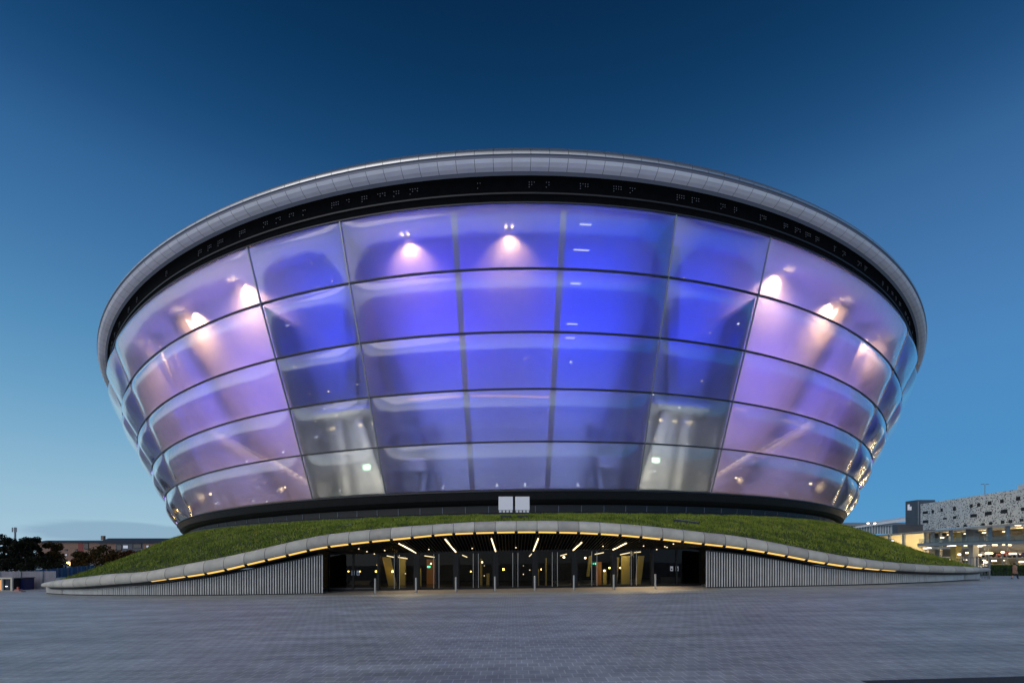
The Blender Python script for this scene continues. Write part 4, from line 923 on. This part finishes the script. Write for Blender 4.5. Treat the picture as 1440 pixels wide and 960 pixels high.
mb = MB(); mb.beam(WP(1344.5,748,4), WP(1344.5,795,4), 1.6, 1.6); mb.build('main_column', M['yellow'], wk)
for x0,y0,x1,y1 in ((1371,747,1398,757),(1398,757,1440,762),(1316,762,1338,750)): wbeam(x0,y0,x1,y1,.2,'steel','diagonal_brace')
mb = MB(); mb.grid([[WP(1292,764.5,-.1), WP(1470,759,-.1)], [WP(1292,757,-.1), WP(1470,750.5,-.1)]]); mb.build('glass_balustrade', M['rail_glass'], wk)
mb = MB(); mb.grid([[WP(1229,754,8), WP(1302,749,8)], [WP(1229,778,8), WP(1302,778,8)]]); mb.build('lit_rear_wall', mat('cream_wall', (.6,.52,.34), .7), wk)
for px, py, w_ in ((1301,770.5,5),(1307,770,4),(1340,766.8,8),(1325,755.5,4),(1431,738,8),(1378,767.5,5),(1399,766,6),(1420,766,3),(1254,760,3)):
    a = WP(px-w_/2, py, -1); b = WP(px+w_/2, py, -1); mb = MB(); mb.beam(a, b, .2); mb.build('walkway_lamp', M['warmbig'], wk)
for px, py, e in ((1250,762,700),(1280,762,900),(1320,773,500),(1345,773,700),(1400,770,600),(1330,758,300)): light('walkway_light', 'POINT', WP(px, py, 4), e, (1,.78,.42), wk, shadow_soft_size=.4)
# bright lamps low between the columns
lp = thing('lamp_row', 'cluster of bright warm lamps under the walkway by the car park', 'lamps', WP(1400, 779, 4))
for px, py, w_ in ((1391,777.5,9),(1424,778,8),(1410,776,3),(1398,788,5),(1437,789.5,6),(1378,780,3),(1360,777,3),(1349,779,3),(1386,790,4)):
    a = WP(px-w_/2, py, 3); b = WP(px+w_/2, py, 3); mb = MB(); mb.beam(a, b, .28); mb.build('lamp', M['warmbig'], lp)
mb = MB(); mb.beam(WP(1345,774.5,3.4), WP(1445,774,3.4), .2); mb.beam(WP(1345,786,3.4), WP(1445,786,3.4), .2)
for px in (1350,1370,1390,1410,1430,1445): mb.beam(WP(px,774,3.4), WP(px,800,3.4), .2)
mb.build('lamp_frame', M['steel'], lp)
# exhibition hall far behind
ex = thing('exhibition_hall', 'long low pale hall with glazed front beyond the grass bank', 'hall', P(1230, 779, 210))
a = P(1170, 748, 215); b = P(1275, 752, 215)
mb = MB(); mb.box(((a.x+b.x)/2+4, 222, 4), (b.x-a.x+14, 14, 10.0)); mb.build('hall_wall', M['white'], ex)
ppl(1176,1276,739,750,214.6,.3,'hall','glazing',ex)
for k in range(26): ppl(1177+k*3.8,1177.6+k*3.8,738.5,750,214.3,.3,'white','glazing_bar',ex)
mb = MB(); mb.grid([[P(1172,745,213),P(1276,728,213)],[P(1172,741,232),P(1276,726,232)]]); mb.grid([[P(1172,745,213),P(1276,728,213)],[P(1172,746.5,213),P(1276,732,213)]]); mb.build('hall_roof', M['white'], ex)
ppl(1176,1276,734.5,739,213.8,1.2,'steel','hall_canopy',ex)
# lamps
def lamp(px, ytop, Y, heads, label, glow='warmbig', e=0):
    p = P(px, ytop, Y); t = thing('street_lamp', label, 'street lamp', (p.x, Y, -.3)); mb = MB(); mb.tube([(p.x,Y,-.3),(p.x,Y,p.z)], [.14,.08], 8); mb.build('post', M['steel'], t)
    for s in heads:
        mb = MB(); mb.beam(p, p+Vector((s,0,.1)), .09); mb.box(p+Vector((s,0,.12)), (.7,.3,.15)); mb.build('lamp_arm', M['steel'], t)
        if glow: mb = MB(); mb.tube([p+Vector((s,0,.02)), p+Vector((s,0,-.28))], [.3,.2], 10); mb.build('lamp_glass', M[glow], t)
lamp(1225.5, 735, 130, (-.9,.9), 'double headed lamp post glowing orange above the grass bank')
lamp(1385, 681, 150, (-.8,.8), 'unlit double headed lamp post above the white perforated cladding', None)
lamp(1254, 759.5, 92, (.01,), 'small white lamp above the right edge of the grass bank', 'coolw')
# fence, verge, hedge on the right
fn = thing('mesh_fence', 'light metal mesh fence at the right end of the grass bank', 'fence', P(1380, 808, 52))
mb = MB()
for k in range(9): q0 = P(1357+4.0*k, 0, 56-.45*k); mb.beam((q0.x,q0.y,.0),(q0.x,q0.y,2.3),.035)
mb.build('fence_bars', M['steel'], fn)
for px in (1357,1374,1391.5): q0 = P(px, 0, 56-.45*(px-1357)/4); mb = MB(); mb.beam((q0.x,q0.y,-.05),(q0.x,q0.y,2.45),.1); mb.build('fence_post', M['mull'], fn)
mb = MB(); qa = P(1357,0,56); qb = P(1391.5,0,52.1)
for z in (.2, 1.2, 2.3): mb.beam((qa.x,qa.y,z),(qb.x,qb.y,z),.05)
mb.build('fence_rail', M['mull'], fn)
mb = MB(); mb.grid([[(x, y, .30 if y > 63 else .16) for x in (58,75,95,130,180)] for y in (60,70,84)]); mb.build('verge', M['verge'], kind='structure')
hd = thing('hedge', 'clipped green hedge behind the low rail at the right edge', 'hedge', P(1420, 805, 62))
mb = MB(); rnd = random.Random(2)
for k in range(9000):
    px = rnd.uniform(1390, 1475); Y = 62+rnd.random()*1.6; zz = rnd.uniform(0, 1.25); p = P(px, 0, Y); p.z = zz; u = Vector((rnd.uniform(-1,1), rnd.uniform(-1,1), rnd.uniform(-1,1))).normalized()*.09; v = u.cross(Vector((rnd.uniform(-1,1), rnd.uniform(-1,1), rnd.uniform(-1,1)))).normalized()*.06
    mb.quad(p-u, p+v, p+u, p-v)
mb.build('foliage', M['verge'], hd)
mb = MB(); q = P(1432, 0, 62.8); mb.box((q.x, 62.9, .55), (7.9,1.3,1.0)); mb.build('branches', M['leafdark'], hd)
rl = thing('low_railing', 'low dark railing in front of the green hedge', 'railing', P(1420, 808, 60))
mb = MB(); qa = P(1392,0,60.5); qb = P(1475,0,60.5)
for z in (.45, .95): mb.beam((qa.x,60.5,z),(qb.x,60.5,z),.05)
mb.build('rail', M['black'], rl)
mb = MB(); x = qa.x
while x < qb.x: mb.beam((x,60.5,0),(x,60.5,.95),.04); x += .35
mb.build('baluster', M['black'], rl)

# ------------------------------------------------------------ walker at the right edge
def person(px, Y, h):
    X = (px-CX)/F*Y; z0 = zg(X); k = h/1.75
    t = thing('person', 'person in a long tan coat walking across the square at the right edge', 'person', (X, Y, z0))
    J = {'pel':(0,0,.95),'ch':(.01,.0,1.3),'nk':(.02,0,1.5),'hd':(.03,0,1.66),'ht':(.03,0,1.74),'sl':(-.02,-.17,1.42),'el':(-.1,-.22,1.13),'wl':(.02,-.2,.9),'sr':(.02,.17,1.42),'er':(.12,.22,1.14),'wr':(.22,.2,.92),
         'hl':(0,-.09,.92),'kl':(.18,-.09,.5),'al':(.26,-.09,.09),'tl':(.42,-.1,.04),'hr':(0,.09,.92),'kr':(-.06,.09,.5),'ar':(-.26,.09,.1),'tr':(-.12,.1,.04),'fl':(.05,-.2,.78),'fr':(.26,.2,.8)}
    Rd = {'pel':.15,'ch':.15,'nk':.06,'hd':.1,'ht':.07,'sl':.07,'el':.05,'wl':.035,'sr':.07,'er':.05,'wr':.035,'hl':.1,'kl':.065,'al':.045,'tl':.04,'hr':.1,'kr':.065,'ar':.045,'tr':.04,'fl':.03,'fr':.03}
    E = [('pel','ch'),('ch','nk'),('nk','hd'),('hd','ht'),('ch','sl'),('sl','el'),('el','wl'),('wl','fl'),('ch','sr'),('sr','er'),('er','wr'),('wr','fr'),('pel','hl'),('hl','kl'),('kl','al'),('al','tl'),('pel','hr'),('hr','kr'),('kr','ar'),('ar','tr')]
    ks = list(J); me = bpy.data.meshes.new('body'); me.from_pydata([(J[q][0]*k+X, J[q][1]*k+Y, J[q][2]*k+z0) for q in ks], [(ks.index(a), ks.index(b)) for a, b in E], [])
    o = bpy.data.objects.new('body', me); COL.objects.link(o); o.parent = t; o.matrix_parent_inverse = Matrix.Translation(t.location).inverted(); me.materials.append(M['skin'])
    sk_ = o.modifiers.new('skin', 'SKIN'); o.modifiers.new('sub', 'SUBSURF').levels = 1; o.modifiers['sub'].render_levels = 1
    for i, q in enumerate(ks): me.skin_vertices[0].data[i].radius = (Rd[q]*k, Rd[q]*k)
    me.skin_vertices[0].data[0].use_root = True
    def tubeJ(pts, r, m, name):
        mb = MB(); mb.tube([(a*k+X, b*k+Y, c*k+z0) for a, b, c in pts], [q*k for q in r], 14); mb.build(name, M[m], t, smooth=True)
    tubeJ([(.02,0,1.5),(.01,0,1.42),(0,0,1.2),(0,0,.98),(.02,0,.62)], [.09,.21,.2,.19,.27], 'coat', 'coat')
    for s, a in ((-1,'l'),(1,'r')): tubeJ([J['s'+a], J['e'+a], J['w'+a]], [.09,.075,.06], 'coat', 'coat_sleeve'); tubeJ([J['h'+a], J['k'+a], J['a'+a]], [.12,.085,.065], 'trouser', 'trouser_leg')
    tubeJ([(-.01,0,1.6),(-.01,0,1.7),(.01,0,1.78),(.02,0,1.8)], [.11,.125,.09,.02], 'hair', 'hair')
person(1427, 51.5, 1.68)
